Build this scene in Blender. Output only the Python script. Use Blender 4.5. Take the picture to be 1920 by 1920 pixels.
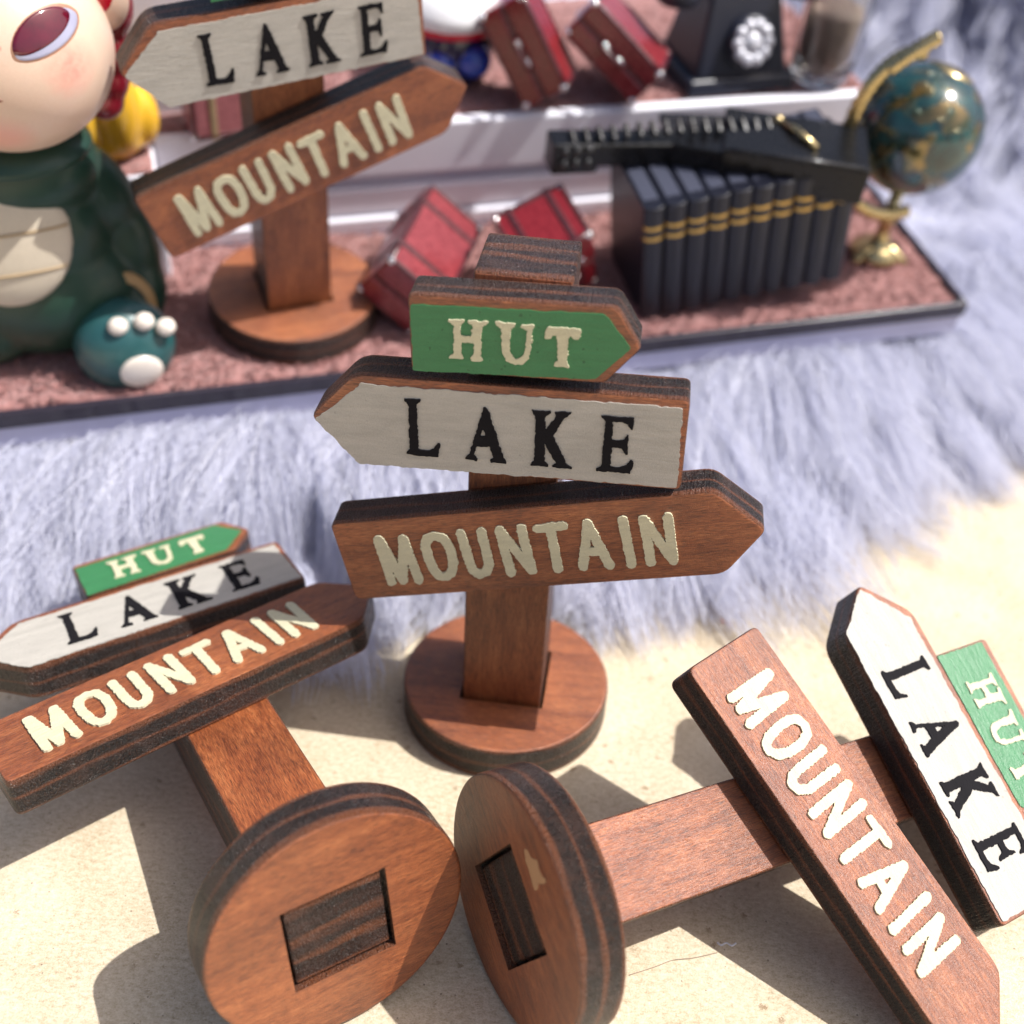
import bpy, bmesh, math, random
import numpy as np
from mathutils import Matrix, Vector, Euler
K = {"M": {"M": [[[-2.1, 0.332], [-2.098, -0.348]], [[-2.084, 0.331], [-1.942, -0.335], [-1.772, 0.32], [-1.734, -0.345]]], "O": [[[-1.361, 0.316], [-1.466, 0.287], [-1.518, 0.174], [-1.521, -0.004], [-1.496, -0.207], [-1.446, -0.309], [-1.368, -0.331], [-1.274, -0.268], [-1.218, -0.112], [-1.208, 0.105], [-1.257, 0.276], [-1.361, 0.316]]], "U": [[[-1.02, 0.325], [-1.009, -0.131], [-0.99, -0.263], [-0.922, -0.33], [-0.826, -0.298], [-0.768, -0.183], [-0.761, -0.035], [-0.759, 0.329]]], "N": [[[-0.514, -0.341], [-0.528, 0.331], [-0.243, -0.325], [-0.254, 0.338]]], "T": [[[-0.053, 0.307], [0.268, 0.319]], [[0.107, 0.31], [0.09, -0.332]]], "A": [[[0.409, -0.321], [0.568, 0.317], [0.738, -0.336]], [[0.485, -0.094], [0.677, -0.112]]], "I": [[[0.996, 0.33], [1.01, -0.341]]], "N2": [[[1.249, -0.336], [1.248, 0.32], [1.524, -0.342], [1.536, 0.323]]]}, "L": {"L": [[[-1.052, 0.355], [-0.857, 0.359], [-0.858, 0.333], [-0.908, 0.285], [-0.902, -0.321], [-0.789, -0.328], [-0.721, -0.3], [-0.673, -0.208], [-0.639, -0.205], [-0.668, -0.404], [-0.792, -0.413], [-0.943, -0.41], [-1.057, -0.403], [-1.056, -0.377], [-1.012, -0.337], [-1.004, 0.29], [-1.053, 0.332]]], "A": [[[-0.106, 0.337], [-0.07, 0.299], [0.107, -0.345], [0.14, -0.391], [0.14, -0.418], [-0.049, -0.421], [-0.049, -0.392], [-0.009, -0.362], [-0.056, -0.209], [-0.212, -0.207], [-0.243, -0.338], [-0.203, -0.386], [-0.203, -0.415], [-0.348, -0.404], [-0.348, -0.38], [-0.292, -0.325], [-0.131, 0.302]], [[-0.132, 0.075], [-0.097, -0.07], [-0.169, -0.074]]], "K": [[[0.433, 0.339], [0.648, 0.345], [0.649, 0.318], [0.59, 0.27], [0.59, 0.074], [0.718, 0.287], [0.692, 0.312], [0.694, 0.342], [0.887, 0.35], [0.877, 0.323], [0.808, 0.27], [0.68, 0.015], [0.853, -0.353], [0.916, -0.393], [0.917, -0.415], [0.686, -0.419], [0.685, -0.391], [0.732, -0.36], [0.592, -0.105], [0.594, -0.348], [0.639, -0.385], [0.64, -0.413], [0.433, -0.416], [0.432, -0.392], [0.47, -0.356], [0.478, 0.26], [0.434, 0.312]]], "E": [[[1.226, 0.337], [1.593, 0.334], [1.588, 0.184], [1.564, 0.186], [1.531, 0.254], [1.473, 0.27], [1.36, 0.268], [1.36, 0.02], [1.439, 0.019], [1.495, 0.046], [1.521, 0.106], [1.548, 0.112], [1.551, -0.158], [1.522, -0.157], [1.484, -0.074], [1.365, -0.068], [1.362, -0.341], [1.469, -0.348], [1.539, -0.306], [1.594, -0.228], [1.633, -0.245], [1.597, -0.414], [1.2, -0.413], [1.199, -0.392], [1.258, -0.351], [1.268, 0.276], [1.227, 0.312]]]}, "H": {"H": [[[-0.84, 0.214], [-0.657, 0.217], [-0.658, 0.19], [-0.704, 0.149], [-0.703, 0.019], [-0.581, 0.017], [-0.571, 0.159], [-0.627, 0.188], [-0.627, 0.218], [-0.395, 0.214], [-0.395, 0.19], [-0.464, 0.151], [-0.479, -0.22], [-0.451, -0.252], [-0.454, -0.278], [-0.595, -0.279], [-0.595, -0.251], [-0.563, -0.211], [-0.561, -0.066], [-0.697, -0.062], [-0.705, -0.225], [-0.673, -0.248], [-0.673, -0.273], [-0.836, -0.267], [-0.835, -0.24], [-0.792, -0.21], [-0.777, 0.143], [-0.841, 0.187]]], "U": [[[-0.312, 0.22], [-0.099, 0.209], [-0.099, 0.182], [-0.144, 0.145], [-0.157, -0.085], [-0.138, -0.177], [-0.086, -0.217], [-0.019, -0.191], [0.015, -0.103], [0.03, 0.143], [-0.037, 0.176], [-0.034, 0.211], [0.12, 0.207], [0.118, 0.18], [0.087, 0.147], [0.08, -0.082], [0.054, -0.206], [-0.011, -0.274], [-0.102, -0.287], [-0.198, -0.252], [-0.24, -0.154], [-0.254, 0.137], [-0.312, 0.185]]], "T": [[[0.26, 0.203], [0.601, 0.201], [0.623, 0.146], [0.608, 0.078], [0.544, 0.064], [0.525, 0.114], [0.492, 0.118], [0.481, -0.203], [0.5, -0.239], [0.498, -0.276], [0.341, -0.28], [0.341, -0.251], [0.378, -0.211], [0.362, 0.111], [0.311, 0.104], [0.291, 0.057], [0.233, 0.064], [0.234, 0.143]]]}, "Lp": [[-2.137, -0.034], [-1.55, 0.498], [2.123, 0.509], [2.154, -0.569], [-1.64, -0.608]], "Hp": [[-1.259, 0.353], [0.869, 0.388], [1.174, 0.0], [0.799, -0.416], [-1.262, -0.47]], "size": {"H": [2.5734, 0.9399, 2.2391], "L": [4.3993, 1.222, 3.8344], "M": [5.3429, 1.242, 4.786]}, "dims": {"T": 0.532, "pw": 1.1252, "pd": 1.1226, "ph": 7.1652, "t": 0.5615, "sw": 1.2045, "sd": 1.2105, "py": 0.042}, "inst": {"A": {"R": [[0.99412, 0.10826, 0.0], [-0.10826, 0.99412, 0.0], [0.0, 0.0, 1.0]], "t": [0.0, 0.0, 0.0], "H": [0.1052, 6.6544, 0.03786], "L": [-0.1819, 5.444, 0.03442], "M": [0.5195, 3.842, 0.24266]}, "B": {"R": [[0.84817, 0.09436, -0.52126], [0.52912, -0.10362, 0.8422], [0.02546, -0.99013, -0.13782]], "t": [-1.6715, -5.0461, 1.5683], "H": [0.3008, 6.9505, 0.00111], "L": [-0.3887, 5.7837, -0.01231], "M": [-0.1168, 4.0473, 0.14605]}, "C": {"R": [[0.37067, -0.31368, 0.87419], [-0.78855, 0.391, 0.47466], [-0.4907, -0.86529, -0.10242]], "t": [0.1633, -4.649, 1.494], "H": [0.0447, 6.8685, 0.04332], "L": [-0.1916, 5.8309, 0.07678], "M": [0.5616, 3.9557, 0.26286]}, "D": {"R": [[0.92103, -0.38642, 0.04884], [0.3881, 0.89987, -0.19901], [0.03296, 0.20225, 0.97878]], "t": [-4.1654, 6.8591, 2.7927], "H": [0.1502, 6.8249, 0.02742], "L": [-0.2583, 5.6286, 0.10032], "M": [0.1873, 3.7699, 0.35294]}}, "camR": [[0.998662, -0.051678, -0.001806], [0.029017, 0.588962, -0.807639], [0.042801, 0.806506, 0.589674]], "camT": [-0.0708, -12.7776, 12.8771], "f": 2244.466399663249, "F": [[0.952129, -0.30177, 0.048835], [0.305348, 0.931213, -0.199011], [0.01458, 0.204396, 0.97878]], "O": [-4.1654, 6.8591, 2.7927]}
LINT = [[[2.756, -3.918, 0.015], [2.798, -3.953, 0.015], [2.867, -3.919, 0.015], [2.929, -3.953, 0.015], [2.987, -3.912, 0.015]], [[1.645, -4.426, 0.015], [1.973, -4.293, 0.015], [2.187, -4.194, 0.015], [2.438, -4.15, 0.015], [2.74, -4.06, 0.015]], [[3.474, 2.088, 0.03], [3.56, 2.082, 0.03], [3.62, 1.995, 0.03]]]
R_ = math.radians
for o in list(bpy.data.objects):
    bpy.data.objects.remove(o)
S = bpy.context.scene
COL = S.collection
S.unit_settings.system = 'METRIC'
S.unit_settings.scale_length = 0.01          # one unit is one centimetre
rng = np.random.default_rng(7)
random.seed(7)

# ------------------------------------------------------------------ camera
cam_d = bpy.data.cameras.new('camera')
cam = bpy.data.objects.new('camera', cam_d); COL.objects.link(cam)
camR = Matrix(K['camR']); camT = Vector(K['camT'])
cam.matrix_world = Matrix.Translation(camT) @ camR.to_4x4()
cam_d.sensor_width = 36.0
cam_d.lens = 36.0 * K['f'] / 1920.0
cam_d.clip_start = 0.1
cam_d.clip_end = 600.0
cam_d.dof.use_dof = True
cam_d.dof.focus_distance = 14.2
cam_d.dof.aperture_fstop = 0.155
cam_d.dof.aperture_blades = 0
S.camera = cam

# ------------------------------------------------------------------ light
SUN_DIR = Vector((0.555, -0.068, 0.829)).normalized()
el = math.asin(SUN_DIR.z); az = math.atan2(SUN_DIR.x, SUN_DIR.y)
W = bpy.data.worlds.new('World'); S.world = W; W.use_nodes = True
wn = W.node_tree.nodes; wl = W.node_tree.links
sky = wn.new('ShaderNodeTexSky'); sky.sky_type = 'NISHITA'; sky.sun_disc = False
sky.sun_elevation = el; sky.sun_rotation = az
sky.dust_density = 4.0; sky.ozone_density = 0.4; sky.air_density = 0.8
wl.new(sky.outputs[0], wn['Background'].inputs[0])
wn['Background'].inputs[1].default_value = 0.10
sun_d = bpy.data.lights.new('sun', 'SUN'); sun_d.energy = 4.1; sun_d.angle = R_(0.5); sun_d.color = (1.0, 0.975, 0.935)
sun = bpy.data.objects.new('sun', sun_d); COL.objects.link(sun)
sun.rotation_euler = SUN_DIR.to_track_quat('Z', 'Y').to_euler()
S.view_settings.view_transform = 'Standard'
S.view_settings.look = 'None'
S.view_settings.gamma = 1.0
S.view_settings.use_curve_mapping = False
S.view_settings.exposure = 0.58

# ------------------------------------------------------------------ material helpers
class NT:
    def __init__(s, name):
        s.m = bpy.data.materials.new(name); s.m.use_nodes = True
        s.n = s.m.node_tree.nodes; s.l = s.m.node_tree.links
        s.b = s.n['Principled BSDF']
    def node(s, t, **kw):
        n = s.n.new(t)
        for k, v in kw.items(): setattr(n, k, v)
        return n
    def put(s, sock, v):
        if isinstance(v, bpy.types.NodeSocket): s.l.new(v, sock)
        elif v is not None: sock.default_value = v
    def math(s, op, a, b=None, c=None):
        n = s.node('ShaderNodeMath', operation=op)
        s.put(n.inputs[0], a)
        if b is not None: s.put(n.inputs[1], b)
        if c is not None: s.put(n.inputs[2], c)
        return n.outputs[0]
    def vmath(s, op, a, b):
        n = s.node('ShaderNodeVectorMath', operation=op); s.put(n.inputs[0], a); s.put(n.inputs[1], b); return n.outputs[0]
    def coord(s, kind='Object', rand=True):
        c = s.node('ShaderNodeTexCoord').outputs[kind]
        if not rand: return c
        r = s.node('ShaderNodeObjectInfo').outputs['Random']
        return s.vmath('ADD', c, s.comb(s.math('MULTIPLY', r, 37.0), s.math('MULTIPLY', r, 91.0), s.math('MULTIPLY', r, 53.0)))
    def comb(s, x, y, z):
        n = s.node('ShaderNodeCombineXYZ')
        for i, v in enumerate((x, y, z)): s.put(n.inputs[i], v)
        return n.outputs[0]
    def sep(s, v):
        n = s.node('ShaderNodeSeparateXYZ'); s.put(n.inputs[0], v); return n.outputs
    def noise(s, vec, scale, detail=3, rough=0.55, dist=0.0):
        n = s.node('ShaderNodeTexNoise'); s.put(n.inputs['Vector'], vec)
        n.inputs['Scale'].default_value = scale; n.inputs['Detail'].default_value = detail
        n.inputs['Roughness'].default_value = rough; n.inputs['Distortion'].default_value = dist
        return n.outputs['Fac']
    def ramp(s, fac, stops, interp='LINEAR'):
        n = s.node('ShaderNodeValToRGB'); s.put(n.inputs[0], fac); n.color_ramp.interpolation = interp
        e = n.color_ramp.elements
        while len(e) < len(stops): e.new(0.5)
        for i, (p, c) in enumerate(stops):
            e[i].position = p
            e[i].color = (c, c, c, 1) if isinstance(c, (int, float)) else (*c, 1)
        return n.outputs[0]
    def mix(s, fac, a, b, mode='MIX'):
        n = s.node('ShaderNodeMix', data_type='RGBA', blend_type=mode)
        s.put(n.inputs[0], fac)
        for sk, v in ((n.inputs[6], a), (n.inputs[7], b)):
            if isinstance(v, tuple): v = (*v, 1) if len(v) == 3 else v
            s.put(sk, v)
        return n.outputs[2]
    def bump(s, h, strength=0.3, dist=0.02):
        n = s.node('ShaderNodeBump'); s.put(n.inputs['Height'], h)
        n.inputs['Strength'].default_value = strength; n.inputs['Distance'].default_value = dist
        s.l.new(n.outputs[0], s.b.inputs['Normal'])
    def set(s, **kw):
        for k, v in kw.items():
            k = k.replace('_', ' ')
            if isinstance(v, tuple) and len(v) == 3 and s.b.inputs[k].type == 'RGBA': v = (*v, 1)
            s.put(s.b.inputs[k], v)
        return s.m

def wood_face(name, axis):
    """stained cherry plywood face, grain along the given axis"""
    t = NT(name); c = t.coord()
    sc = [9.0, 9.0, 9.0]; sc[axis] = 0.9
    v1 = t.vmath('MULTIPLY', c, tuple(sc))
    sf = [85.0, 85.0, 85.0]; sf[axis] = 6.5
    v2 = t.vmath('MULTIPLY', c, tuple(sf))
    sw = [2.2, 2.2, 2.2]; sw[axis] = 0.8
    v3 = t.vmath('MULTIPLY', c, tuple(sw))
    cath = t.noise(v3, 1.0, 2, 0.5, 0.6)
    band = t.noise(t.vmath('ADD', v1, t.comb(cath, cath, cath)), 1.0, 3, 0.6, 0.4)
    fine = t.noise(v2, 1.0, 3, 0.6)
    f = t.math('ADD', t.math('MULTIPLY', band, 0.30), t.math('MULTIPLY', fine, 0.54))
    f = t.math('ADD', f, t.math('MULTIPLY', cath, 0.22))
    col = t.ramp(f, [(0.36, (0.080, 0.016, 0.005)), (0.46, (0.20, 0.048, 0.013)), (0.57, (0.33, 0.094, 0.027)), (0.70, (0.50, 0.175, 0.060))])
    pores = t.ramp(t.noise(t.vmath('MULTIPLY', v2, (1.6, 1.6, 1.6)), 1.0, 1, 0.4), [(0.34, 0.34), (0.47, 1.0)])
    col = t.mix(0.75, col, pores, 'MULTIPLY')
    dirt = t.ramp(t.noise(c, 1.3, 2), [(0.3, 0.72), (0.6, 1.0)])
    col = t.mix(0.8, col, dirt, 'MULTIPLY')
    grit = t.noise(c, 70.0, 2, 0.6)
    t.bump(t.math('ADD', t.math('MULTIPLY', fine, 1.0), t.math('MULTIPLY', grit, 1.0)), 0.55, 0.016)
    return t.set(Base_Color=col, Roughness=t.ramp(grit, [(0.35, 0.34), (0.65, 0.50)]), Specular_IOR_Level=0.85)

def wood_edge(name, axis, plies):
    """laser-cut plywood edge: burnt plies, stripes across the thickness axis"""
    t = NT(name); c = t.coord(); g = t.coord('Generated', False)
    h = t.sep(g)[axis]
    st = [0.9, 0.9, 0.9]; st[axis] = 6.0
    w = t.noise(t.vmath('MULTIPLY', c, tuple(st)), 1.0, 3, 0.55)
    hh = t.math('ADD', h, t.math('MULTIPLY', t.math('SUBTRACT', w, 0.5), 0.34))
    D, Bn, Md = (0.006, 0.0035, 0.003), (0.145, 0.046, 0.017), (0.026, 0.010, 0.007)
    col = t.ramp(hh, [(p, dict(D=D, B=Bn, M=Md)[k]) for p, k in plies])
    st2 = [34.0, 34.0, 34.0]; st2[axis] = 5.0
    ridge = t.noise(t.vmath('MULTIPLY', c, tuple(st2)), 1.0, 2, 0.6)
    grit = t.noise(c, 44.0, 2, 0.75)
    col = t.mix(t.ramp(grit, [(0.52, 0.0), (0.64, 0.5)]), col, (0.085, 0.034, 0.020))
    ash = t.ramp(t.noise(c, 2.4, 3), [(0.46, 0.0), (0.62, 1.0)])
    col = t.mix(t.math('MULTIPLY', ash, 0.25), col, (0.085, 0.042, 0.030))
    t.bump(t.math('ADD', t.math('MULTIPLY', ridge, 0.9), t.math('MULTIPLY', grit, 1.2)), 1.0, 0.04)
    return t.set(Base_Color=col, Roughness=t.ramp(grit, [(0.44, 0.42), (0.60, 0.16)]), Specular_IOR_Level=0.5)

P3 = [(0.0, 'B'), (0.10, 'B'), (0.18, 'D'), (0.44, 'D'), (0.50, 'B'), (0.56, 'M'), (0.62, 'D'), (0.86, 'D'), (0.93, 'B'), (1.0, 'B')]
P5 = [(0.0, 'B'), (0.07, 'B'), (0.13, 'D'), (0.28, 'M'), (0.36, 'D'), (0.44, 'B'), (0.5, 'M'), (0.6, 'D'), (0.70, 'B'), (0.78, 'D'), (0.9, 'M'), (0.96, 'B')]
M_face_x = wood_face('stained_wood_lengthwise', 0)
M_face_z = wood_face('stained_wood_upright', 2)
M_edge_y = wood_edge('burnt_ply_edge', 1, P3)
M_edge_post = wood_edge('burnt_ply_edge_post', 1, P5)
M_edge_z = wood_edge('burnt_ply_edge_disc', 2, P3)

def paint(name, col, rough=0.5, relief=0.25, chips=0.0, spec=0.3):
    t = NT(name); c = t.coord()
    n1 = t.noise(t.vmath('MULTIPLY', c, (5.0, 5.0, 26.0)), 1.0, 3, 0.6, 0.5)
    n2 = t.noise(c, 60.0, 2, 0.6)
    k = t.ramp(n2, [(0.3, 0.9), (0.6, 1.0)])
    cc = t.mix(1.0, col, k, 'MULTIPLY')
    cc = t.mix(1.0, cc, t.ramp(t.noise(t.vmath('MULTIPLY', c, (1.6, 1.6, 9.0)), 1.0, 4, 0.65, 0.4), [(0.32, 0.86), (0.62, 1.0)]), 'MULTIPLY')
    if chips:
        sp = t.ramp(t.noise(c, 16.0, 1, 0.4), [(0.24, 0.35), (0.27, 1.0)])
        cc = t.mix(chips, cc, sp, 'MULTIPLY')
    t.bump(t.math('ADD', n1, t.math('MULTIPLY', n2, 0.5)), relief, 0.02)
    return t.set(Base_Color=cc, Roughness=rough, Specular_IOR_Level=spec)
M_cream = paint('cream_paint', (0.465, 0.44, 0.395), 0.62, 0.6, 0.3)
M_green = paint('green_paint', (0.042, 0.20, 0.078), 0.36, 0.45, 0.7, 0.45)
M_letter = paint('pale_lettering', (0.62, 0.58, 0.40), 0.6, 0.5)
M_ink = paint('black_lettering', (0.012, 0.011, 0.013), 0.8, 0.35, 0.0, 0.1)

def plain(name, col, rough=0.4, spec=0.5, metal=0.0, bump=0.0, scale=20.0, var=0.12, coat=0.0):
    t = NT(name); c = t.coord()
    n = t.noise(c, scale, 3, 0.6)
    k = t.ramp(n, [(0.3, 1.0 - var), (0.7, 1.0)])
    cc = t.mix(1.0, col, k, 'MULTIPLY')
    if bump: t.bump(n, bump, 0.02)
    return t.set(Base_Color=cc, Roughness=t.ramp(n, [(0.3, max(rough - 0.06, 0.03)), (0.7, min(rough + 0.08, 1))]), Specular_IOR_Level=spec, Metallic=metal, Coat_Weight=coat, Coat_Roughness=0.08)

# ------------------------------------------------------------------ object helpers
def tag(o, label=None, cat=None, group=None, kind=None):
    if label: o['label'] = label
    if cat: o['category'] = cat
    if group: o['group'] = group
    if kind: o['kind'] = kind
    return o
def empty(name, M=None):
    o = bpy.data.objects.new(name, None); COL.objects.link(o)
    o.empty_display_size = 0.3
    if M is not None: o.matrix_world = M
    return o
def link(name, me, parent=None, M=None):
    o = bpy.data.objects.new(name, me); COL.objects.link(o)
    if parent is not None: o.parent = parent
    if M is not None: o.matrix_local = M
    return o
def mesh(name, verts, faces, mats, midx=None, smooth=False):
    me = bpy.data.meshes.new(name)
    me.from_pydata([tuple(v) for v in verts], [], faces)
    for m in mats: me.materials.append(m)
    if midx is not None: me.polygons.foreach_set('material_index', midx)
    if smooth: me.polygons.foreach_set('use_smooth', [True] * len(me.polygons))
    me.update()
    return me
def bm_mesh(name, bm, mats, smooth=False):
    me = bpy.data.meshes.new(name); bm.normal_update(); bm.to_mesh(me); bm.free()
    for m in (mats if isinstance(mats, (list, tuple)) else [mats]): me.materials.append(m)
    if smooth: me.polygons.foreach_set('use_smooth', [True] * len(me.polygons))
    me.update(); return me
def wnorm(o):
    """smooth shading that keeps the large flats flat"""
    o.data.polygons.foreach_set('use_smooth', [True] * len(o.data.polygons))
    m = o.modifiers.new('weighted', 'WEIGHTED_NORMAL'); m.weight = 100; m.keep_sharp = True
    return o
def box_bm(sx, sy, sz, bev=0.0, seg=3, bm=None, M=None, mat=0):
    b = bmesh.new(); bmesh.ops.create_cube(b, size=1.0)
    bmesh.ops.scale(b, vec=(sx, sy, sz), verts=b.verts)
    if bev: bmesh.ops.bevel(b, geom=b.edges[:], offset=bev, segments=seg, profile=0.5, affect='EDGES', clamp_overlap=True)
    for f in b.faces: f.material_index = mat
    if M is not None: bmesh.ops.transform(b, matrix=M, verts=b.verts)
    if bm is None: return b
    tmp = bpy.data.meshes.new('tmp'); b.to_mesh(tmp); b.free(); bm.from_mesh(tmp); bpy.data.meshes.remove(tmp)
    return bm
def ball_bm(rx, ry, rz, u=32, v=20, M=None, bm=None):
    b = bmesh.new(); bmesh.ops.create_uvsphere(b, u_segments=u, v_segments=v, radius=1.0)
    bmesh.ops.scale(b, vec=(rx, ry, rz), verts=b.verts)
    if M is not None: bmesh.ops.transform(b, matrix=M, verts=b.verts)
    if bm is None: return b
    tmp = bpy.data.meshes.new('tmp'); b.to_mesh(tmp); b.free(); bm.from_mesh(tmp); bpy.data.meshes.remove(tmp)
    return bm
def lathe_bm(prof, seg=40, close=False):
    b = bmesh.new(); rings = []
    for r, z in prof:
        if r < 1e-5: rings.append([b.verts.new((0, 0, z))])
        else: rings.append([b.verts.new((r * math.cos(2 * math.pi * i / seg), r * math.sin(2 * math.pi * i / seg), z)) for i in range(seg)])
    for a, c in zip(rings, rings[1:]):
        for i in range(seg):
            j = (i + 1) % seg
            if len(a) == 1 and len(c) == 1: continue
            if len(a) == 1: b.faces.new((a[0], c[j], c[i]))
            elif len(c) == 1: b.faces.new((a[i], a[j], c[0]))
            else: b.faces.new((a[i], a[j], c[j], c[i]))
    bmesh.ops.recalc_face_normals(b, faces=b.faces)
    return b
def tube_bm(pts, rad, seg=10, bm=None, caps=True):
    """tube along a polyline; rad is a number or a list"""
    b = bm or bmesh.new(); pts = [Vector(p) for p in pts]; n = len(pts); rings = []
    up = Vector((0, 0, 1))
    prev = None
    for i, p in enumerate(pts):
        d = (pts[min(i + 1, n - 1)] - pts[max(i - 1, 0)]).normalized()
        if prev is None:
            a = d.orthogonal().normalized()
        else:
            a = (prev - d * prev.dot(d)).normalized()
        prev = a; c = d.cross(a)
        r = rad[i] if isinstance(rad, (list, tuple, np.ndarray)) else rad
        rings.append([b.verts.new(p + (a * math.cos(2 * math.pi * k / seg) + c * math.sin(2 * math.pi * k / seg)) * r) for k in range(seg)])
    for a, c in zip(rings, rings[1:]):
        for k in range(seg):
            b.faces.new((a[k], a[(k + 1) % seg], c[(k + 1) % seg], c[k]))
    if caps:
        b.faces.new(list(reversed(rings[0]))); b.faces.new(rings[-1])
    return b

# ------------------------------------------------------------------ outlines and lettering
def round_poly(pts, radii, seg=4):
    out = []; n = len(pts)
    for i in range(n):
        p = np.array(pts[i], float); a = np.array(pts[i - 1], float) - p; c = np.array(pts[(i + 1) % n], float) - p
        r = radii[i] if isinstance(radii, (list, tuple)) else radii
        la, lc = np.linalg.norm(a), np.linalg.norm(c)
        q0 = p + a / la * min(r, la * .45); q1 = p + c / lc * min(r, lc * .45)
        for k in range(seg + 1):
            s = k / seg; out.append(q0 * (1 - s) ** 2 + 2 * p * s * (1 - s) + q1 * s * s)
    return np.array(out)
def inset(poly, d):
    p = np.asarray(poly); a = p - np.roll(p, 1, 0); b = np.roll(p, -1, 0) - p
    na = np.stack([-a[:, 1], a[:, 0]], 1) / np.maximum(np.linalg.norm(a, axis=1), 1e-9)[:, None]
    nb = np.stack([-b[:, 1], b[:, 0]], 1) / np.maximum(np.linalg.norm(b, axis=1), 1e-9)[:, None]
    m = na + nb; m /= np.maximum((m * na).sum(1), 0.35)[:, None]
    return p + m * d
def slab(name, poly, y0, y1, bev, mats):
    """CCW outline in x,z extruded from y0 (front, smaller y) to y1 with rounded arrises"""
    prof = [(bev, y0), (bev * .35, y0 + bev * .12), (bev * .1, y0 + bev * .4), (0, y0 + bev), (0, y1 - bev), (bev * .3, y1 - bev * .3), (bev, y1)]
    V = []; F = []; mi = []; n = len(poly)
    for ins, y in prof:
        q = inset(poly, ins)
        V += [(x, y, z) for x, z in q]
    F.append(list(range(n))); mi.append(0)
    F.append([(len(prof) - 1) * n + i for i in reversed(range(n))]); mi.append(0)
    for r in range(len(prof) - 1):
        for i in range(n):
            j = (i + 1) % n
            F.append((r * n + i, (r + 1) * n + i, (r + 1) * n + j, r * n + j)); mi.append(0 if r == 0 else 1)
    return mesh(name, V, F, mats, mi)

class VN:
    """value noise on the plane"""
    def __init__(s, seed):
        s.g = np.random.default_rng(seed).uniform(-1, 1, (64, 64))
    def __call__(s, x, y):
        xi = np.floor(x).astype(int); yi = np.floor(y).astype(int); fx = x - xi; fy = y - yi
        fx = fx * fx * (3 - 2 * fx); fy = fy * fy * (3 - 2 * fy); g = s.g
        a = g[xi % 64, yi % 64]; b = g[(xi + 1) % 64, yi % 64]; c = g[xi % 64, (yi + 1) % 64]; d = g[(xi + 1) % 64, (yi + 1) % 64]
        return (a * (1 - fx) + b * fx) * (1 - fy) + (c * (1 - fx) + d * fx) * fy
def seg_dist(X, Y, a, b):
    dx, dy = b[0] - a[0], b[1] - a[1]
    t = np.clip(((X - a[0]) * dx + (Y - a[1]) * dy) / max(dx * dx + dy * dy, 1e-12), 0, 1)
    return np.hypot(X - a[0] - t * dx, Y - a[1] - t * dy)
def sdf_strokes(X, Y, strokes, r):
    d = np.full(X.shape, 9.0)
    for st in strokes:
        for a, b in zip(st, st[1:]): d = np.minimum(d, seg_dist(X, Y, a, b))
    return d - r
def sdf_poly(X, Y, loops):
    d = np.full(X.shape, 9.0); ins = np.zeros(X.shape, bool)
    for L in loops:
        for a, b in zip(L, L[1:] + L[:1]):
            d = np.minimum(d, seg_dist(X, Y, a, b))
            cr = ((a[1] > Y) != (b[1] > Y))
            with np.errstate(divide='ignore', invalid='ignore'):
                xs = a[0] + (Y - a[1]) * (b[0] - a[0]) / (b[1] - a[1] if b[1] != a[1] else 1e-12)
            ins ^= cr & (X < xs)
    return np.where(ins, -d, d)
def glyph(name, fn, bounds, y_top, y_base, mat, cell, amp, seed, freq=(14, 26)):
    """ragged raised print: marching squares over a distance field, then a skirt"""
    x0, x1, z0, z1 = bounds; m = cell * 3
    xs = np.arange(x0 - m, x1 + m, cell); zs = np.arange(z0 - m, z1 + m, cell)
    X, Z = np.meshgrid(xs, zs, indexing='ij')
    n1, n2 = VN(seed), VN(seed + 1)
    D = fn(X, Z) + amp * (0.6 * n1(X * freq[0], Z * freq[1]) + 0.55 * n2(X * freq[0] * 2.3, Z * freq[1] * 2.3))
    V = []; key = {}; F = []
    def pt(k, p):
        if k not in key: key[k] = len(V); V.append(p)
        return key[k]
    nx, nz = D.shape
    neg = D < 0
    act = neg[:-1, :-1] | neg[1:, :-1] | neg[1:, 1:] | neg[:-1, 1:]
    for i, j in zip(*np.nonzero(act)):
        cs = [(i, j), (i + 1, j), (i + 1, j + 1), (i, j + 1)]; poly = []
        for a in range(4):
            p, q = cs[a], cs[(a + 1) % 4]; dp, dq = D[p], D[q]
            if dp < 0: poly.append(pt(p, (xs[p[0]], zs[p[1]])))
            if (dp < 0) != (dq < 0):
                s = dp / (dp - dq); s = min(max(s, .06), .94)
                poly.append(pt((min(p, q), max(p, q)), (xs[p[0]] + s * (xs[q[0]] - xs[p[0]]), zs[p[1]] + s * (zs[q[1]] - zs[p[1]]))))
        if len(poly) >= 3: F.append(poly)
    cnt = {}
    for f in F:
        for a, b in zip(f, f[1:] + f[:1]): cnt[(a, b)] = 1
    skirt = [(a, b) for a, b in cnt if (b, a) not in cnt]
    n = len(V); VV = [(x, y_top, z) for x, z in V]; low = {}
    for a, b in skirt:
        for q in (a, b):
            if q not in low: low[q] = len(VV); VV.append((V[q][0], y_base, V[q][1]))
    FF = F + [(a, low[a], low[b], b) for a, b in skirt]
    return mesh(name, VV, FF, [mat])
def bounds(loops, r=0.0):
    a = np.array([p for L in loops for p in L]); return a[:, 0].min() - r, a[:, 0].max() + r, a[:, 1].min() - r, a[:, 1].max() + r

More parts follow.
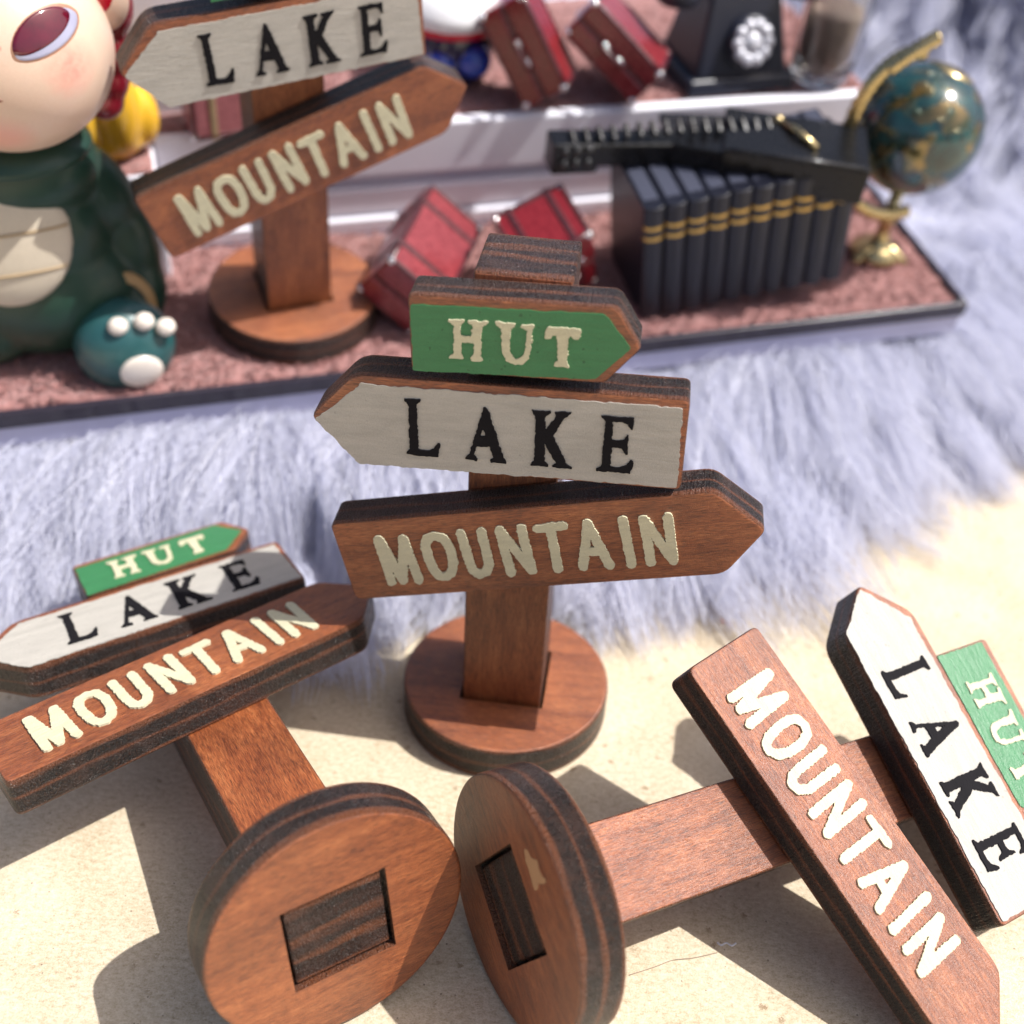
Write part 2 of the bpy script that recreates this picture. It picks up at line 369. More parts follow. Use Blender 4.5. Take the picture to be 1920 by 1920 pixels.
D_ = K['dims']; T = D_['T']; PW, PD, PH = D_['pw'], D_['pd'], D_['ph']; DT = D_['t']; DR = 1.5
def board_outline(b):
    L, H, Sh = K['size'][b]
    if b == 'L': pts = [(-L / 2, 0), (L / 2 - Sh, -H / 2), (L / 2, -H / 2), (L / 2, H / 2), (L / 2 - Sh, H / 2)]; rad = [.10, .16, .08, .08, .16]
    elif b == 'H': pts = [(-L / 2, -H / 2), (-L / 2 + Sh - .05, -H / 2), (L / 2, 0), (-L / 2 + Sh + .05, H / 2), (-L / 2, H / 2)]; rad = [.07, .08, .06, .08, .07]
    else: pts = [(-L / 2, -H / 2), (-L / 2 + Sh, -H / 2), (L / 2, 0), (-L / 2 + Sh, H / 2), (-L / 2, H / 2)]; rad = [.11, .14, .10, .12, .09]
    return round_poly(pts, rad)
ME_board = {b: slab('arrow_board', board_outline(b), -T, 0.0, 0.045, [M_face_x, M_edge_y]) for b in 'HLM'}
PT = 0.012; LT = 0.030
def prints(n):
    """painted panels and lettering of one sign; every sign gets its own ragged edges"""
    pan = {}; let = {'M': [], 'L': [], 'H': []}; sd = 1000 * n
    for b, m in (('H', M_green), ('L', M_cream)):
        loop = [[tuple(q) for q in K[b + 'p']]]
        pan[b] = glyph('painted_panel', lambda X, Z, l=loop: sdf_poly(X, Z, l), bounds(loop), -T - PT, -T + .004, m, 0.02, 0.010 if b == 'H' else 0.017, sd + (11 if b == 'H' else 13), (9, 16))
    for i, (k, st) in enumerate(K['M'].items()):
        jx, jz = rng.normal(0, .006, 2) if n else (0, 0)
        st = [[(q[0] + jx, q[1] + jz) for q in s_] for s_ in st]
        let['M'].append(glyph('letter', lambda X, Z, l=st: sdf_strokes(X, Z, l, .061), bounds(st, .09), -T - .028, -T + .004, M_letter, 0.0105, 0.013, sd + 100 + 7 * i, (16, 44)))
    for b, m, amp in (('L', M_ink, .012), ('H', M_letter, .014)):
        for i, (k, lp) in enumerate(K[b].items()):
            jx, jz = rng.normal(0, .006, 2) if n else (0, 0)
            lp = [[(q[0] + jx, q[1] + jz) for q in s_] for s_ in lp]
            let[b].append(glyph('letter', lambda X, Z, l=lp: sdf_poly(X, Z, l), bounds(lp, .02), -T - LT, -T - PT + .003, m, 0.0105, amp, sd + 300 + 9 * i + ord(b), (14, 32)))
    return pan, let

# post
b = box_bm(PW, PD, PH - 0.05, 0.035, 3, M=Matrix.Translation((0, D_['py'], (PH + 0.05) / 2)))
b.normal_update()
for f in b.faces: f.material_index = 0 if abs(f.normal.y) > 0.8 else 1
ME_post = bm_mesh('post', b, [M_face_z, M_edge_post])
# base disc with a square mortise
def disc_mesh():
    sw, sd, py = D_['sw'] / 2, D_['sd'] / 2, D_['py']
    angs = list(np.linspace(0, 2 * math.pi, 96, endpoint=False)) + [math.atan2(y, x) % (2 * math.pi) for x, y in ((sw, sd), (-sw, sd), (-sw, -sd), (sw, -sd))]
    angs = sorted(set(round(a, 6) for a in angs)); n = len(angs); bv = .06
    prof = [(DR - bv, 0), (DR - bv * .35, bv * .12), (DR - bv * .1, bv * .4), (DR, bv), (DR, DT - bv), (DR - bv * .1, DT - bv * .4), (DR - bv * .35, DT - bv * .12), (DR - bv, DT)]
    V = []; F = []; mi = []
    for r, z in prof: V += [(r * math.cos(a), r * math.sin(a), z) for a in angs]
    def inner(a):
        c, s = math.cos(a), math.sin(a); k = min(sw / max(abs(c), 1e-6), sd / max(abs(s), 1e-6)); return c * k, s * k + py
    i0 = len(V)
    for z in (0, DT): V += [(*inner(a), z) for a in angs]
    for r in range(len(prof) - 1):
        for i in range(n):
            j = (i + 1) % n; F.append((r * n + i, r * n + j, (r + 1) * n + j, (r + 1) * n + i)); mi.append(1 if 0 < r < len(prof) - 2 else 0)
    lp = (len(prof) - 1) * n
    for i in range(n):
        j = (i + 1) % n
        F.append((i0 + i, i0 + j, j, i)); mi.append(0)
        F.append((lp + i, lp + j, i0 + n + j, i0 + n + i)); mi.append(0)
        F.append((i0 + j, i0 + i, i0 + n + i, i0 + n + j)); mi.append(1)
    me = mesh('base_disc', V, F, [M_face_x, M_edge_z], mi)
    me.set_sharp_from_angle(angle=R_(55))
    return me
ME_disc = disc_mesh()
def Ry_m(a): return Matrix.Rotation(-a, 4, 'Y')
def build_sign(key, label):
    d = K['inst'][key]; ME_panel, ME_let = prints('ABCD'.index(key))
    M = Matrix.Translation(Vector(d['t']) + Vector((0, 0, {'C': .03}.get(key, 0)))) @ Matrix(d['R']).to_4x4()
    root = empty('signpost', M)
    tag(root, label, 'signpost', 'miniature wooden signposts')
    wnorm(link('post', ME_post, root)); wnorm(link('base_disc', ME_disc, root))
    for b, lab in (('H', 'green arrow board reading HUT, pointing right'), ('L', 'cream arrow board reading LAKE, pointing left'), ('M', 'brown arrow board reading MOUNTAIN, pointing right')):
        bx, bz, a = d[b]
        bo = wnorm(link('arrow_board', ME_board[b], root, Matrix.Translation((bx, D_['py'] - PD / 2 - .004, bz)) @ Ry_m(a)))
        bo['label'] = lab
        if b in ME_panel: link('painted_panel', ME_panel[b], bo)
        for me in ME_let[b]: link('letter', me, bo)
    return root
SIGNS = {}
SIGNS['A'] = build_sign('A', 'wooden three-arrow signpost standing upright on the beige board in the centre')
SIGNS['B'] = build_sign('B', 'wooden signpost lying on its back at left, round base facing the camera')
SIGNS['C'] = build_sign('C', 'wooden signpost tipped over at right, its arrow boards slanting down the picture edge')
SIGNS['D'] = build_sign('D', 'blurred three-arrow signpost standing in red sand beside the green-suited doll')

# a bare scuff where the stain has come off the underside of the tipped base
def scuff():
    base = next(o for o in SIGNS['C'].children if o.name.startswith('base_disc'))
    loop = [[(-0.48, -0.881), (-0.453, -0.944), (-0.361, -0.974), (-0.299, -1.117), (-0.223, -1.079), (-0.076, -1.142), (-0.046, -1.089), (-0.078, -0.964), (-0.03, -0.856), (-0.049, -0.797), (-0.156, -0.802), (-0.229, -0.827), (-0.354, -0.824)]]
    me = glyph('bare_patch', lambda X, Z: sdf_poly(X, Z, loop), bounds(loop, .02), -.003, .002, plain('bare_wood', (0.50, 0.30, 0.155), .6, .3, bump=.2, scale=40), .012, .02, 77, (12, 30))
    # the print lies in x,z facing -y; turn it so that it faces down out of the base
    link('bare_patch', me, base, Matrix(((1, 0, 0, 0), (0, 0, 1, 0), (0, 1, 0, 0), (0, 0, 0, 1))))
scuff()

# ------------------------------------------------------------------ ground
def ground():
    t = NT('kraft_board'); c = t.coord('Object', False)
    big = t.noise(c, 0.9, 3, 0.5); fib = t.noise(t.vmath('MULTIPLY', c, (1.0, 1.5, 1.0)), 11.0, 6, 0.78); gr = t.noise(c, 40.0, 3, 0.7)
    f = t.math('ADD', t.math('MULTIPLY', fib, 0.6), t.math('ADD', t.math('MULTIPLY', gr, 0.28), t.math('MULTIPLY', big, 0.2)))
    col = t.ramp(f, [(0.38, (0.33, 0.25, 0.155)), (0.50, (0.56, 0.46, 0.32)), (0.64, (0.72, 0.63, 0.49))])
    vo = t.node('ShaderNodeTexVoronoi'); t.put(vo.inputs['Vector'], t.vmath('ADD', c, t.comb(t.math('MULTIPLY', fib, .25), t.math('MULTIPLY', gr, .25), 0.0))); vo.inputs['Scale'].default_value = 4.2
    spk = t.math('MULTIPLY', t.ramp(vo.outputs['Distance'], [(0.10, 1.0), (0.20, 0.0)]), t.ramp(t.sep(vo.outputs['Color'])[0], [(0.62, 0.0), (0.72, 0.7)]))
    col = t.mix(spk, col, (0.24, 0.15, 0.075))
    vo2 = t.node('ShaderNodeTexVoronoi'); t.put(vo2.inputs['Vector'], c); vo2.inputs['Scale'].default_value = 9.0
    sp2 = t.math('MULTIPLY', t.ramp(vo2.outputs['Distance'], [(0.07, 1.0), (0.14, 0.0)]), t.ramp(t.sep(vo2.outputs['Color'])[1], [(0.80, 0.0), (0.84, 0.75)]))
    col = t.mix(sp2, col, (0.13, 0.085, 0.055))
    t.bump(t.math('ADD', fib, t.math('MULTIPLY', gr, 0.9)), 0.6, 0.025)
    m = t.set(Base_Color=col, Roughness=0.75, Specular_IOR_Level=0.3)
    g = link('ground', mesh('ground', [(-150, -150, 0), (150, -150, 0), (150, 150, 0), (-150, 150, 0)], [(0, 1, 2, 3)], [m]))
    tag(g, 'speckled beige kraft board that the loose signposts lie on', kind='structure')
ground()

# ------------------------------------------------------------------ tray frame
FM = Matrix(K['F']); FO = Vector(K['O'])
TF = Matrix.Translation(FO) @ FM.to_4x4()
def T4(u, v, w, rz=0.0, rx=0.0, ry=0.0):
    return TF @ Matrix.Translation((u, v, w)) @ Euler((rx, ry, rz)).to_matrix().to_4x4()
M_white = plain('white_plastic', (0.80, 0.80, 0.88), 0.38, 0.5, var=0.06)
M_dark_lip = plain('smoky_plastic', (0.030, 0.024, 0.036), 0.2, 0.6, var=0.2)
M_grey_lip = plain('grey_plastic', (0.44, 0.43, 0.56), 0.4, 0.5, var=0.1)
stand = tag(empty('display_stand', TF), 'two-level white display stand filled with red sand at the back', 'display stand')
def sbox(name, u0, u1, v0, v1, w0, w1, mat, bev=0.05):
    return wnorm(link(name, bm_mesh(name, box_bm(u1 - u0, v1 - v0, w1 - w0, bev, 3, M=Matrix.Translation(((u0 + u1) / 2, (v0 + v1) / 2, (w0 + w1) / 2))), mat), stand))
UP = 2.2
sbox('tray_floor', -14, 12.98, -1.80, 8.0, -0.72, -0.10, M_grey_lip)
sbox('front_lip', -14, 13.0, -1.92, -1.80, -0.27, 0.06, M_dark_lip, 0.03)
sbox('bottom_rail', -14, 12.95, -1.90, -1.803, -0.70, -0.274, M_grey_lip, 0.03)
sbox('side_lip', 12.85, 12.98, -1.797, 8.0, -0.097, 0.07, M_dark_lip, 0.03)
sbox('shelf_face', -2.04, 12.4, 2.35, 2.6, 1.15, UP + .03, M_white, 0.07)
sbox('riser_recess', -2.04, 12.3, 2.62, 7.4, 0.02, UP - .1, M_white, 0.02)
sbox('riser_panel', -2.04, 12.4, 2.40, 2.617, 0.30, 0.85, M_white, 0.05)
sbox('riser_foot', -2.04, 12.4, 2.30, 2.614, -0.05, 0.26, M_white, 0.05)
sbox('side_shelf', -14, -2.05, 1.45, 7.4, -0.05, UP - .1, M_white, 0.06)
sbox('back_riser', -14, -0.3, 3.3, 7.3, UP - .08, 5.4, M_white, 0.06)

def sand_mat():
    t = NT('red_flock_sand'); c = t.coord('Object', False)
    n = t.noise(c, 9.0, 4, 0.7); n2 = t.noise(c, 30.0, 3, 0.7)
    f = t.math('ADD', t.math('MULTIPLY', n, 0.5), t.math('MULTIPLY', n2, 0.5))
    col = t.ramp(f, [(0.36, (0.15, 0.050, 0.045)), (0.5, (0.38, 0.165, 0.15)), (0.64, (0.56, 0.30, 0.29))])
    t.bump(t.math('ADD', n, n2), 0.9, 0.06)
    return t.set(Base_Color=col, Roughness=0.85, Specular_IOR_Level=0.3, Sheen_Weight=0.3)
M_sand = sand_mat()
def sand_patch(u0, u1, v0, v1, w, step, seed, amp):
    us = np.arange(u0, u1 + step * .5, step); vs = np.arange(v0, v1 + step * .5, step)
    U, Vv = np.meshgrid(us, vs, indexing='ij'); a, b2, c2 = VN(seed), VN(seed + 1), VN(seed + 2)
    H = w + amp * (a(U * .9, Vv * .9) + .8 * np.maximum(b2(U * 3.1, Vv * 3.1), -.3) + .5 * c2(U * 8, Vv * 8))
    edge = np.minimum.reduce([U - us[0], us[-1] - U, Vv - vs[0], vs[-1] - Vv]); H -= amp * 1.2 * np.exp(-np.maximum(edge, 0) / .12)
    n = len(vs); off = []
    V = [(U[i, j], Vv[i, j], H[i, j]) for i in range(len(us)) for j in range(n)]
    F = [(i * n + j, (i + 1) * n + j, (i + 1) * n + j + 1, i * n + j + 1) for i in range(len(us) - 1) for j in range(n - 1)]
    return V, F
def sand(name, patches, label, grains):
    V = []; F = []
    for p_ in patches:
        v, f = sand_patch(*p_); o_ = len(V); V += v; F += [tuple(q + o_ for q in g) for g in f]
    tet = np.array([(1, 1, 1), (1, -1, -1), (-1, 1, -1), (-1, -1, 1)]) * .6
    r2 = np.random.default_rng(5)
    for (u0, u1, v0, v1, w, n) in grains:
        for _ in range(n):
            p0 = np.array([r2.uniform(u0, u1), r2.uniform(v0, v1), w + r2.uniform(0.0, .07)]); q = r2.normal(size=(3, 3)); q, _r = np.linalg.qr(q)
            s = r2.uniform(.02, .055); o_ = len(V); V += [tuple(p0 + q @ (k * s)) for k in tet]
            F += [(o_, o_ + 1, o_ + 2), (o_, o_ + 3, o_ + 1), (o_, o_ + 2, o_ + 3), (o_ + 1, o_ + 3, o_ + 2)]
    o = link(name, mesh(name, V, F, [M_sand], smooth=False)); o.matrix_world = TF
    return tag(o, label, kind='stuff')
sand('sand', [(-9, 12.84, -1.79, 2.29, 0.0, .07, 3, .05)], 'dusty red flocked sand filling the lower tray', [(-8, 12.75, -1.75, 2.2, .02, 9000)])
sand('sand', [(-2.0, 12.3, 2.62, 7.2, UP, .10, 13, .05), (-9, -2.1, 1.5, 3.25, UP, .1, 23, .05)], 'dusty red flocked sand on the raised shelf', [(-1.4, 12.2, 2.62, 6.5, UP + .02, 4500)])

# ------------------------------------------------------------------ fur rug
def fur_height(x, y):
    """height of the rug base above the board"""
    return None
def fur():
    t = NT('rug_backing'); c = t.coord('Object', False)
    n = t.noise(c, 1.2, 3)
    mb = t.set(Base_Color=t.ramp(n, [(0.3, (0.56, 0.57, 0.66)), (0.7, (0.64, 0.65, 0.75))]), Roughness=0.9, Specular_IOR_Level=0.2)
    # rug outline in the x,y plane: front edge from left to right, then far back
    fx = np.array([-16., -9., -5.5, -2.2, 1.2, 4., 6.5, 9., 12., 17., 30.])
    fy = np.array([3.4, 3.2, 3.2, 3.2, 4.3, 5.7, 7.5, 9.6, 11.0, 12.5, 15.])
    fr = lambda x: np.interp(x, fx, fy)
    nx, ny = 120, 90
    xs = np.linspace(-16, 30, nx); V = []
    na = VN(41)
    def base(x, y):
        """backing height; the rug lies flat and is draped upward far behind the stand"""
        d = y - fr(x)
        z = 0.12 + 1.2 * np.clip(d / 2.2, 0, 1)
        # draped upwards behind and to the right of the stand
        s = np.clip((y - 17. + .25 * np.maximum(x - 12, 0)) / 9., 0, 1)
        return z + 9.5 * s * s + .25 * na(x * .35, y * .35)
    vs = np.linspace(0, 1, ny)
    for x in xs:
        f = fr(x)
        for v in vs:
            y = f + v * v * (34 - f) if False else f + v * (32 - f)
            V.append((x, y, base(x, y)))
    F = [(i * ny + j, (i + 1) * ny + j, (i + 1) * ny + j + 1, i * ny + j + 1) for i in range(nx - 1) for j in range(ny - 1)]
    rug = link('fur_rug', mesh('fur_rug', V, F, [mb], smooth=True))
    tag(rug, 'shaggy pale lavender-grey fake fur rug spread under the display stand', 'rug')
    # pile
    tp = NT('fur_fibre')
    info = tp.node('ShaderNodeHairInfo') if hasattr(bpy.types, 'ShaderNodeHairInfo') else tp.node('ShaderNodeHairInfo')
    rnd = info.outputs['Random']
    col = tp.ramp(rnd, [(0.0, (0.52, 0.53, 0.62)), (0.3, (0.67, 0.68, 0.785)), (0.8, (0.755, 0.765, 0.865)), (1.0, (0.90, 0.905, 0.96))])
    out = tp.n['Material Output']
    dif = tp.node('ShaderNodeBsdfHair', component='Reflection'); tp.put(dif.inputs['Color'], col); dif.inputs['RoughnessU'].default_value = .35; dif.inputs['RoughnessV'].default_value = .6
    d2 = tp.node('ShaderNodeBsdfDiffuse'); tp.put(d2.inputs['Color'], col)
    tr = tp.node('ShaderNodeBsdfTranslucent'); tp.put(tr.inputs['Color'], col)
    m1 = tp.node('ShaderNodeMixShader'); m1.inputs[0].default_value = .45; tp.l.new(d2.outputs[0], m1.inputs[1]); tp.l.new(tr.outputs[0], m1.inputs[2])
    m2 = tp.node('ShaderNodeMixShader'); m2.inputs[0].default_value = .18; tp.l.new(m1.outputs[0], m2.inputs[1]); tp.l.new(dif.outputs[0], m2.inputs[2])
    tp.l.new(m2.outputs[0], out.inputs[0])
    g = np.random.default_rng(17)
    NP = 9
    allP = []; allR = []
    def grow(n_clump, per, xr, yr, length, dirf, lift, clump_r, rad, droop, tuck=True):
        """clumps of strands; dirf gives the combing direction on the plane"""
        cx = g.uniform(*xr, n_clump); cy0 = g.uniform(0, 1, n_clump)
        cy = yr(cx, cy0)
        ang = dirf(cx, cy) + g.normal(0, .24, n_clump)
        L = length(cx, cy) * g.uniform(.65, 1.25, n_clump)
        bend = g.normal(0, .35, n_clump)
        sid = np.repeat(np.arange(n_clump), per); N = len(sid)
        off = g.normal(0, clump_r, (N, 2))
        x0 = cx[sid] + off[:, 0]; y0 = np.maximum(cy[sid] + off[:, 1], fr(cx[sid] + off[:, 0]) + .02)
        z0 = base(x0, y0)
        a = ang[sid] + g.normal(0, .09, N); Ls = L[sid] * g.uniform(.7, 1.15, N); bd = bend[sid] + g.normal(0, .18, N)
        el0 = lift(x0, y0) + g.normal(0, .12, N)
        P = np.zeros((N, NP, 3)); P[:, 0] = np.stack([x0, y0, z0], 1)
        step = Ls / (NP - 1)
        for k in range(1, NP):
            s = k / (NP - 1)
            e = el0 - droop(x0, y0) * s ** 1.1
            aa = a + bd * s
            d = np.stack([np.cos(e) * np.cos(aa), np.cos(e) * np.sin(aa), np.sin(e)], 1)
            P[:, k] = P[:, k - 1] + d * step[:, None]
            # tips of a clump draw together
            gl = np.maximum(base(P[:, k, 0], P[:, k, 1]), 0.0)
            infr = P[:, k, 1] > fr(P[:, k, 0])
            floor = np.where(infr, gl, 0.0) + .02 + .10 * g.random(N)
            P[:, k, 2] = np.maximum(P[:, k, 2], floor)
        cen = np.zeros((n_clump, NP, 3)); np.add.at(cen, sid, P); cen /= per
        wgt = (np.linspace(0, 1, NP) ** 1.2 * .72)[None, :, None]
        P = P * (1 - wgt) + cen[sid] * wgt + np.cumsum(g.normal(0, .012, (N, NP, 3)), 1) * np.linspace(0, 1, NP)[None, :, None]
        P[:, :, 2] = np.maximum(P[:, :, 2], .012)
        # keep the pile below the tray floor and shelves
        Q = (P - np.array(K['O'])) @ np.array(K['F'])
        ins = (Q[..., 0] < 13.03) & (Q[..., 1] > -1.95) & (Q[..., 1] < 8.1) & (Q[..., 2] > -.85)
        if not tuck: ins &= (Q[..., 2] < .12)
        dz = np.where(ins & tuck, Q[..., 2] + .85, 0)
        hit = dz.max(1)
        deep = (Q[..., 2] > -.6) & ins
        keep = ~(deep.any(1))
        # no strand passes through the signposts
        keep &= ~((np.hypot(P[..., 0], P[..., 1]) < 1.62).any(1))
        BQ = (P - np.array(K['inst']['B']['t'])) @ np.array(K['inst']['B']['R'])
        under = (abs(BQ[..., 0] + .1) < 3.0) & (BQ[..., 2] > 3.0) & (BQ[..., 2] < 7.6)
        P[..., 2] = np.where(under, np.minimum(P[..., 2], .10 + .45 * np.clip((BQ[..., 2] - 3.) / 4.5, 0, 1)), P[..., 2])
        P[..., 2] -= np.minimum(dz, .5)
        P = P[keep]; N = len(P)
        r = rad * (1 - .75 * np.linspace(0, 1, NP) ** 2)[None] * g.uniform(.7, 1.4, (N, 1))
        allP.append(P); allR.append(r)
    down = lambda x, y: np.full_like(x, -math.pi / 2) + .10 * np.sin(x * .9) + .18 * np.clip((x - 3) / 6, 0, 1)
    # front fringe, lying over the board towards the camera in loose locks
    grow(560, 44, (-15, 13), lambda x, q: fr(x) + q * .5, lambda x, y: np.full_like(x, 3.3), down, lambda x, y: np.full_like(x, .35), .13, .0068, lambda x, y: np.full_like(x, .75))
    # the thick front belt, thatched from the back to the front
    grow(2700, 44, (-15, 15), lambda x, q: fr(x) + .25 + q * 3.6, lambda x, y: np.full_like(x, 3.3), down, lambda x, y: np.full_like(x, .62), .16, .0070, lambda x, y: np.full_like(x, 1.1))
    # right of and behind the stand
    grow(2300, 34, (8, 30), lambda x, q: fr(x) + .5 + q * 16, lambda x, y: np.full_like(x, 3.4), lambda x, y: -math.pi / 2 - .4 + .5 * np.sin(x * .5 + y * .3), lambda x, y: np.full_like(x, .36), .26, .0115, lambda x, y: np.full_like(x, .8))
    grow(900, 18, (-14, 24), lambda x, q: 15.5 + q * 12, lambda x, y: np.full_like(x, 3.2), lambda x, y: -math.pi / 2 + .5 * np.sin(x * .5), lambda x, y: np.full_like(x, .4), .3, .016, lambda x, y: np.full_like(x, .6))
    # loose wisps trailing over the board on the right, and single long fibres
    grow(46, 26, (2.4, 6.8), lambda x, q: fr(x) + q * .5, lambda x, y: np.full_like(x, 4.6), down, lambda x, y: np.full_like(x, .30), .10, .008, lambda x, y: np.full_like(x, .55))
    grow(90, 3, (4, 12), lambda x, q: fr(x) + q * 1.2, lambda x, y: np.full_like(x, 4.8), down, lambda x, y: np.full_like(x, .5), .3, .007, lambda x, y: np.full_like(x, .9))
    grow(160, 3, (-14, -4), lambda x, q: fr(x) + 1 + q * 1.5, lambda x, y: np.full_like(x, 4.2), down, lambda x, y: np.full_like(x, .6), .3, .007, lambda x, y: np.full_like(x, .9))
    # fluff standing up round the right end of the tray and brushing its lip
    grow(60, 26, (9.6, 12.5), lambda x, q: np.interp(x, [9.6, 12.5], [9.6, 13.0]) + q * .8, lambda x, y: np.full_like(x, 2.6), lambda x, y: np.full_like(x, 2.6), lambda x, y: np.full_like(x, 1.15), .16, .007, lambda x, y: np.full_like(x, .9), False)
    P = np.concatenate(allP); Rr = np.concatenate(allR)
    hc = bpy.data.hair_curves.new('pile')
    hc.add_curves([NP] * len(P))
    hc.attributes['position'].data.foreach_set('vector', P.astype(np.float32).ravel())
    ra = hc.attributes.get('radius') or hc.attributes.new('radius', 'FLOAT', 'POINT')
    ra.data.foreach_set('value', Rr.astype(np.float32).ravel())
    hc.materials.append(tp.m)
    o = bpy.data.objects.new('pile', hc); COL.objects.link(o); o.parent = rug
    o['kind'] = 'stuff'
    print('fur strands', len(P))
fur()

# ------------------------------------------------------------------ suitcases
M_steel = plain('bright_metal', (0.80, 0.80, 0.82), 0.18, 0.5, 1.0, var=0.1)
def leather(name, col, rough=0.3):
    return plain(name, col, rough, 0.6, 0.0, 0.2, 10.0, 0.35, coat=0.3)
M_red = leather('red_lacquer', (0.21, 0.005, 0.011)); M_maroon = leather('maroon_strap', (0.07, 0.010, 0.014), 0.3)
M_red_sheen = leather('red_lacquer_with_sheen', (0.24, 0.024, 0.032)); M_pink2 = leather('dusty_pink_lacquer', (0.42, 0.15, 0.17), .45); M_tan = leather('tan_strap', (0.38, 0.28, 0.16), .5)  # first lacquer: pinkish sky reflection on lit red faces put into its colour
M_black = plain('black_plastic', (0.012, 0.012, 0.016), 0.22, 0.5, var=0.1)
def suitcase(R3, c, s, order, mat, strap, label, cap=True):
    """order gives which local axes are length, width and thickness"""
    A = Matrix(R3)
    cols = [A.col[i] for i in order]
    if Vector(cols[0]).cross(Vector(cols[1])).dot(Vector(cols[2])) < 0: cols[2] = -cols[2]
    Rm = Matrix(cols).transposed()
    L, Wd, Th = [s[i] for i in order]
    M = TF @ Matrix.Translation(c) @ Rm.to_4x4()
    root = tag(empty('suitcase', M), label, 'suitcase', 'red toy suitcases on the stand')
    for k, sg in enumerate((-1, 1)):
        nm = 'lower_shell' if k == 0 else 'lid'
        wnorm(link(nm, bm_mesh(nm, box_bm(L, Wd, Th / 2 - .02, .07, 4, M=Matrix.Translation((0, 0, sg * (Th / 4 + .01)))), mat), root))
    wnorm(link('seam', bm_mesh('seam', box_bm(L - .02, Wd - .02, .06, .015, 2), M_maroon), root))
    for sz in (-1, 1):
        x_, y_, z_ = L / 2 - .05, Wd / 2 - .05, sz * (Th / 2 - .02)
        ring = [(-x_, -y_, z_), (x_, -y_, z_), (x_, y_, z_), (-x_, y_, z_), (-x_, -y_, z_)]
        link('edge_trim', bm_mesh('edge_trim', tube_bm([tuple(Vector(a).lerp(Vector(c_), s_ / 6)) for a, c_ in zip(ring, ring[1:]) for s_ in range(6)] + [ring[0]], .05, 8), M_maroon, True), root)
        link('latch', bm_mesh('latch', box_bm(.16, .06, .12, .02, 2, M=Matrix.Translation((sz * L * .1, -Wd / 2 - .02, .02))), M_steel, True), root)
    for sx in (-.27, .27) if strap else ():
        wnorm(link('strap', bm_mesh('strap', box_bm(.13, Wd + .05, Th + .05, .03, 2, M=Matrix.Translation((sx * L, 0, 0))), strap), root))
        wnorm(link('buckle', bm_mesh('buckle', box_bm(.17, .05, .16, .02, 2, M=Matrix.Translation((sx * L, -Wd / 2 - .03, Th * .12))), M_steel), root))
    if cap:
        me = bm_mesh('corner_cap', ball_bm(.085, .085, .085, 14, 10), M_steel, True)
        for x in (-1, 1):
            for y in (-1, 1):
                for z in (-1, 1):
                    link('corner_cap', me, root, Matrix.Translation((x * (L / 2 - .06), y * (Wd / 2 - .06), z * (Th / 2 - .06))))
    pts = [(-.28, -Wd / 2, 0), (-.27, -Wd / 2 - .16, 0), (-.18, -Wd / 2 - .22, 0), (.18, -Wd / 2 - .22, 0), (.27, -Wd / 2 - .16, 0), (.28, -Wd / 2, 0)]
    link('handle', bm_mesh('handle', tube_bm(pts, .045, 10), M_maroon, True), root)
    return root
suitcase([[0.5112, -0.7111, 0.4827], [0.8576, 0.3856, -0.3402], [0.0558, 0.5879, 0.807]], (2.33, 0.038, 0.889), (2.293, 1.288, 1.097), (0, 1, 2), M_red_sheen, M_maroon, 'pinkish-red toy suitcase tilted in the lower sand beside the blurred signpost base')
suitcase([[0.9289, -0.2288, -0.2912], [0.1252, 0.934, -0.3345], [0.3485, 0.2743, 0.8963]], (4.55, -0.36, 1.12), (1.42, 1.22, 1.66), (0, 1, 2), M_red, M_maroon, 'bright red toy suitcase between the pinkish suitcase and the dark books')
suitcase([[0.7724, 0.454, -0.4441], [-0.2839, 0.8723, 0.3981], [0.5682, -0.1814, 0.8027]], (4.99, 3.02, 3.30), (0.92, 1.18, 1.86), (2, 1, 0), M_red, None, 'red toy suitcase leaning on the upper shelf, next to the navy toy')
suitcase([[0.5776, 0.4789, -0.6611], [-0.1556, 0.8596, 0.4868], [0.8014, -0.1782, 0.571]], (6.84, 3.12, 3.18), (0.84, 1.45, 1.86), (2, 1, 0), M_red_sheen, None, 'pinkish-red toy suitcase leaning on the upper shelf beside the black telephone')
suitcase([[0.98, -0.17, 0.0], [0.17, 0.98, 0.0], [0, 0, 1]], (-0.55, 2.75, UP + .8), (1.75, .7, 1.6), (0, 2, 1), M_pink2, M_tan, 'dusty pink toy suitcase with tan straps standing behind the blurred signpost')

